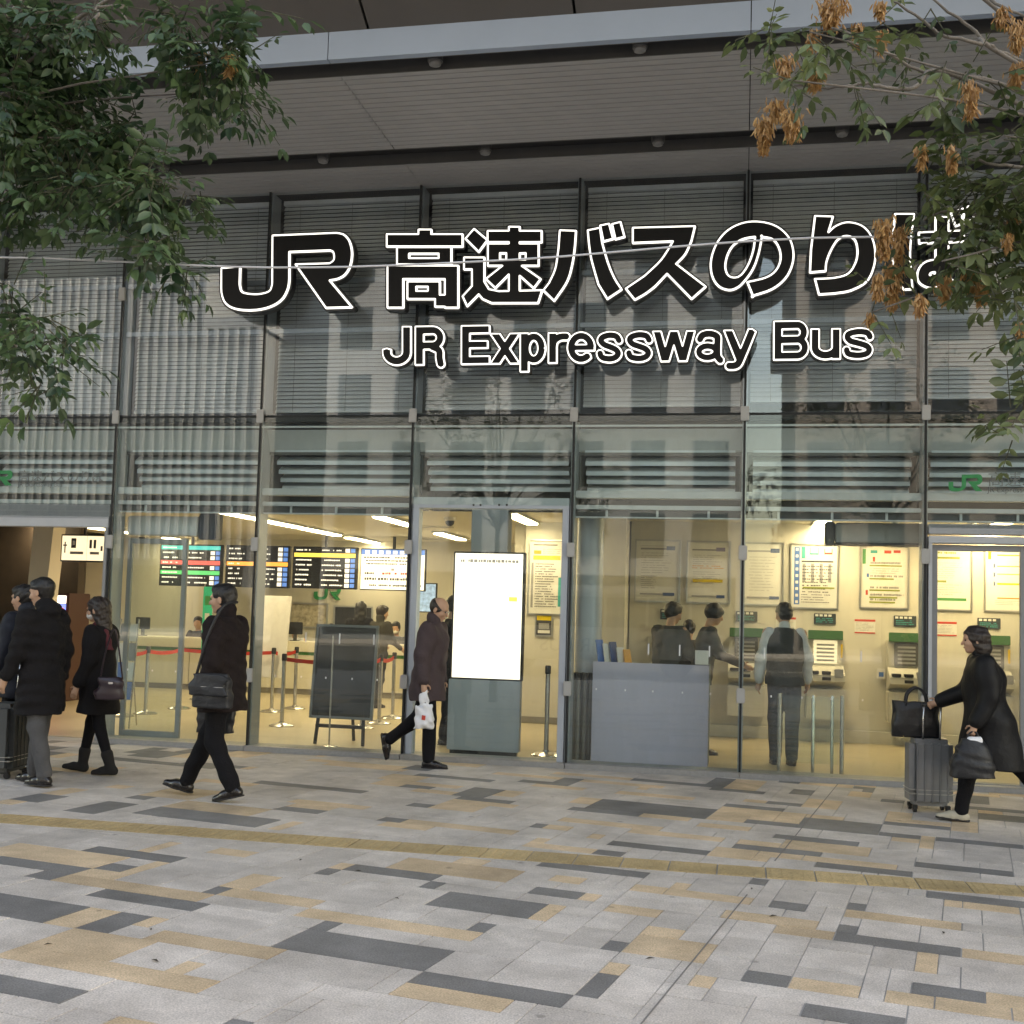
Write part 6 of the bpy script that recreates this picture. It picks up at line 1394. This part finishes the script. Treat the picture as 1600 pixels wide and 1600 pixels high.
# ================================================================== luggage and bags
LEA = mat('black_bag_nylon', (.012, .013, .016), .5, 0, .15, 14, .3, 30); CHR = mat('bag_chrome', (.6, .6, .6), .2, .9)
def soft_box(name, M, par, c, r, seed, amp=.008, sq=4., h=.009, tap=.8):
    f = Field(np.array([-x-.03 for x in r]), np.array([x+.03 for x in r]), h)
    f.loft([(-r[2], 0, 0, r[0], r[1]), (-r[2]*.3, 0, 0, r[0]*1.02, r[1]*1.05), (r[2]*.6, 0, 0, r[0]*(1+tap)/2, r[1]*.8), (r[2], 0, 0, r[0]*tap, r[1]*.45)], .0, sq); f.wrinkle(amp, seed, 28); return f.mesh(name, M, par)
hp3 = np.array(i3['hip']); n3 = unit(np.array([cos(LEFT-.2), sin(LEFT-.2), 0])); l3 = np.array([-n3[1], n3[0], 0])   # l3 points to the camera side
c = hp3+l3*.29-n3*.10+np.array([0, 0, -.02])
e = empty('shoulder_bag', tuple(c), LEFT-.1, 'black nylon shoulder bag at the hip of the striding man', 'bag')
soft_box('body', LEA, e, None, (.17, .055, .135), 3, .003); soft_box('flap', LEA, e, None, (.165, .022, .085), 4, .003).location = (0, .052, .045)
MB().tube(sm([(.15, 0, .10), (.06, .0, .42), (-.02, -.07, .66), (-.06, -.22, .70)], 5), .012, 6).build('strap', LEA, e, 'all')
MB().bbox(-.155, -.13, .03, .05, .07, .10, .004).build('buckle', CHR, e); MB().box(-.14, .14, .070, .074, .03, .034).build('zip', CHR, e)
h3 = np.array(i3['hand'][1]); c = h3+np.array([.05, 0, -.20])
e = empty('tote_bag', tuple(c), LEFT+.10, 'black tote bag in the far hand of the striding man', 'bag'); soft_box('body', LEA, e, None, (.16, .05, .17), 6, .003, tap=.9)
MB().tube(sm([(.09, 0, .15), (.06, 0, .26), (0, 0, .30), (-.06, 0, .26), (-.09, 0, .15)], 5), .009, 6).build('handle', LEA, e, 'all')
# white carrier bag
hb = np.array(ib['hand'][1]); e = empty('plastic_bag', (hb[0]+.01, hb[1]-.01, hb[2]-.37), .1, 'white plastic carrier bag with a red mark held by the balding man', 'bag')
PLB = mat('white_plastic_film', (.80, .81, .84), .35, 0, .04, 12, .5, 18, spec=.5)
f = Field((-.15, -.11, -.03), (.15, .11, .38), .0075)
f.loft([(.0, 0, 0, .085, .06), (.05, .005, 0, .098, .072), (.14, 0, 0, .090, .066), (.22, -.01, 0, .070, .05)], .0, 2.6); f.cone((-.04, 0, .2), (-.012, 0, .36), .032, .010, .03, (1, .6, 1)); f.cone((.035, 0, .2), (.006, 0, .36), .030, .010, .03, (1, .6, 1)); f.cone((-.012, 0, .355), (.008, 0, .36), .012, .012, .01)
f.wrinkle(.011, 8, 42); f.mesh('film', PLB, e)
MB().add([(-.012, -.071, .09), (.024, -.071, .085), (.028, -.0705, .13), (-.008, -.0705, .135)], [(0, 1, 2, 3)]).build('red_mark', PRN['red'], e, loc=(0, -.006, 0))
# suitcases
SUIT = mat('silver_grey_shell', (.27, .28, .29), .35, .5, .05, 10, coat=.3); SUITG = mat('grey_fabric_case', (.075, .08, .08), .7, 0, .1, 20, .2, 90)
def suitcase(x, y, rz, label, M, w=.36, d=.24, hgt=.56, hl=.42):
    e = empty('suitcase', (x, y, 0), rz, label, 'suitcase')
    MB().bbox(-d/2, d/2, -w/2, w/2, .055, .055+hgt, .045).build('shell', M, e, True)
    for k in range(5): MB().bbox(-d/2-.006, d/2+.006, -w/2+.045+k*.0625, -w/2+.065+k*.0625, .09, .02+hgt, .006).build('rib', M, e, True)
    MB().bbox(-d/2-.004, d/2+.004, -w/2-.004, w/2+.004, .155, .162, .002).build('seam', SHEEN, e); MB().bbox(-d/2-.004, d/2+.004, -w/2-.004, w/2+.004, .19, .195, .002).build('seam', SHEEN, e)
    for a in (-1, 1):
        for b in (-1, 1): o = MB().lathe([(.012, -.012), (.028, -.012), (.028, .012), (.012, .012)], 14).build('wheel', BLACK, e, True, loc=(a*(d/2-.04), b*(w/2-.045), .029)); o.rotation_euler = (pi/2, 0, 0); MB().bbox(-.02, .02, -.02, .02, .0, .035, .004).build('caster', BLACK, o).rotation_euler = (-pi/2, 0, 0)
    if hl:
        for b in (-.07, .07): MB().tube([(d/2-.045, b, .05+hgt), (d/2-.02, b, .055+hgt+hl)], .009, 8).build('handle_tube', STEEL, e, 'all')
        MB().tube([(d/2-.02, -.085, .06+hgt+hl), (d/2-.02, .085, .06+hgt+hl)], .016, 8).build('grip', BLACK, e, 'all')
    return e
hw_ = np.array(iw['hand'][1])
sx, sy = float(hw_[0])+.0, float(hw_[1])+.10
suitcase(sx, sy, -pi/2+.12, 'silver grey hard suitcase with ribs pushed by the woman', SUIT, hl=max(.2, float(hw_[2])-.62))
e = empty('handbag', (sx-.10, sy+.04, .615+.15), 0, 'black shiny handbag resting on top of the silver suitcase', 'bag'); soft_box('body', mat('black_patent', (.008, .008, .009), .4, 0, .1, 9, .3, 20), e, None, (.19, .075, .15), 12, .004, tap=.9)
for b in (-.05, .05): MB().tube(sm([(.09, b, .12), (.07, b, .22), (0, b, .27), (-.07, b, .22), (-.09, b, .12)], 5), .010, 6).build('handle', LEA, e, 'all')
hl_ = np.array(iw['hand'][0]); e = empty('hand_bag', (hl_[0], hl_[1]-.02, hl_[2]-.20), .1, 'round black cloth bag hanging from the hand of the suitcase woman', 'bag')
soft_box('body', LEA, e, None, (.17, .09, .15), 14, .004, 2.4, tap=.45); soft_box('white_lining', PLB, e, None, (.06, .035, .03), 15, .006).location = (.01, -.01, .145)
MB().tube(sm([(.06, 0, .12), (.03, 0, .20), (-.02, 0, .20), (-.06, 0, .12)], 5), .008, 6).build('handle', LEA, e, 'all')
suitcase(gnd(10, 1213)[0], gnd(10, 1213)[1], .1, 'dull grey suitcase beside the man in the long coat', SUITG, w=.40, d=.26, hgt=.60, hl=.36)
h2 = np.array(i2['sho'][0]); e = empty('handbag', (h2[0]+.27, h2[1]-.08, h2[2]-.50), LEFT+.5, 'plum leather handbag behind the woman in boots', 'bag'); soft_box('body', mat('plum_leather', (.03, .016, .024), .35, 0, .1, 9, coat=.2), e, None, (.13, .05, .10), 16, .006)
MB().tube(sm([(.09, 0, .08), (.05, .05, .34), (-.02, .12, .52), (-.10, .02, .08)], 6), .007, 6).build('strap', mat('plum_leather', (.03, .016, .024)), e, 'all'); MB().bbox(-.02, .02, .045, .06, .04, .06, .003).build('clasp', CHR, e)
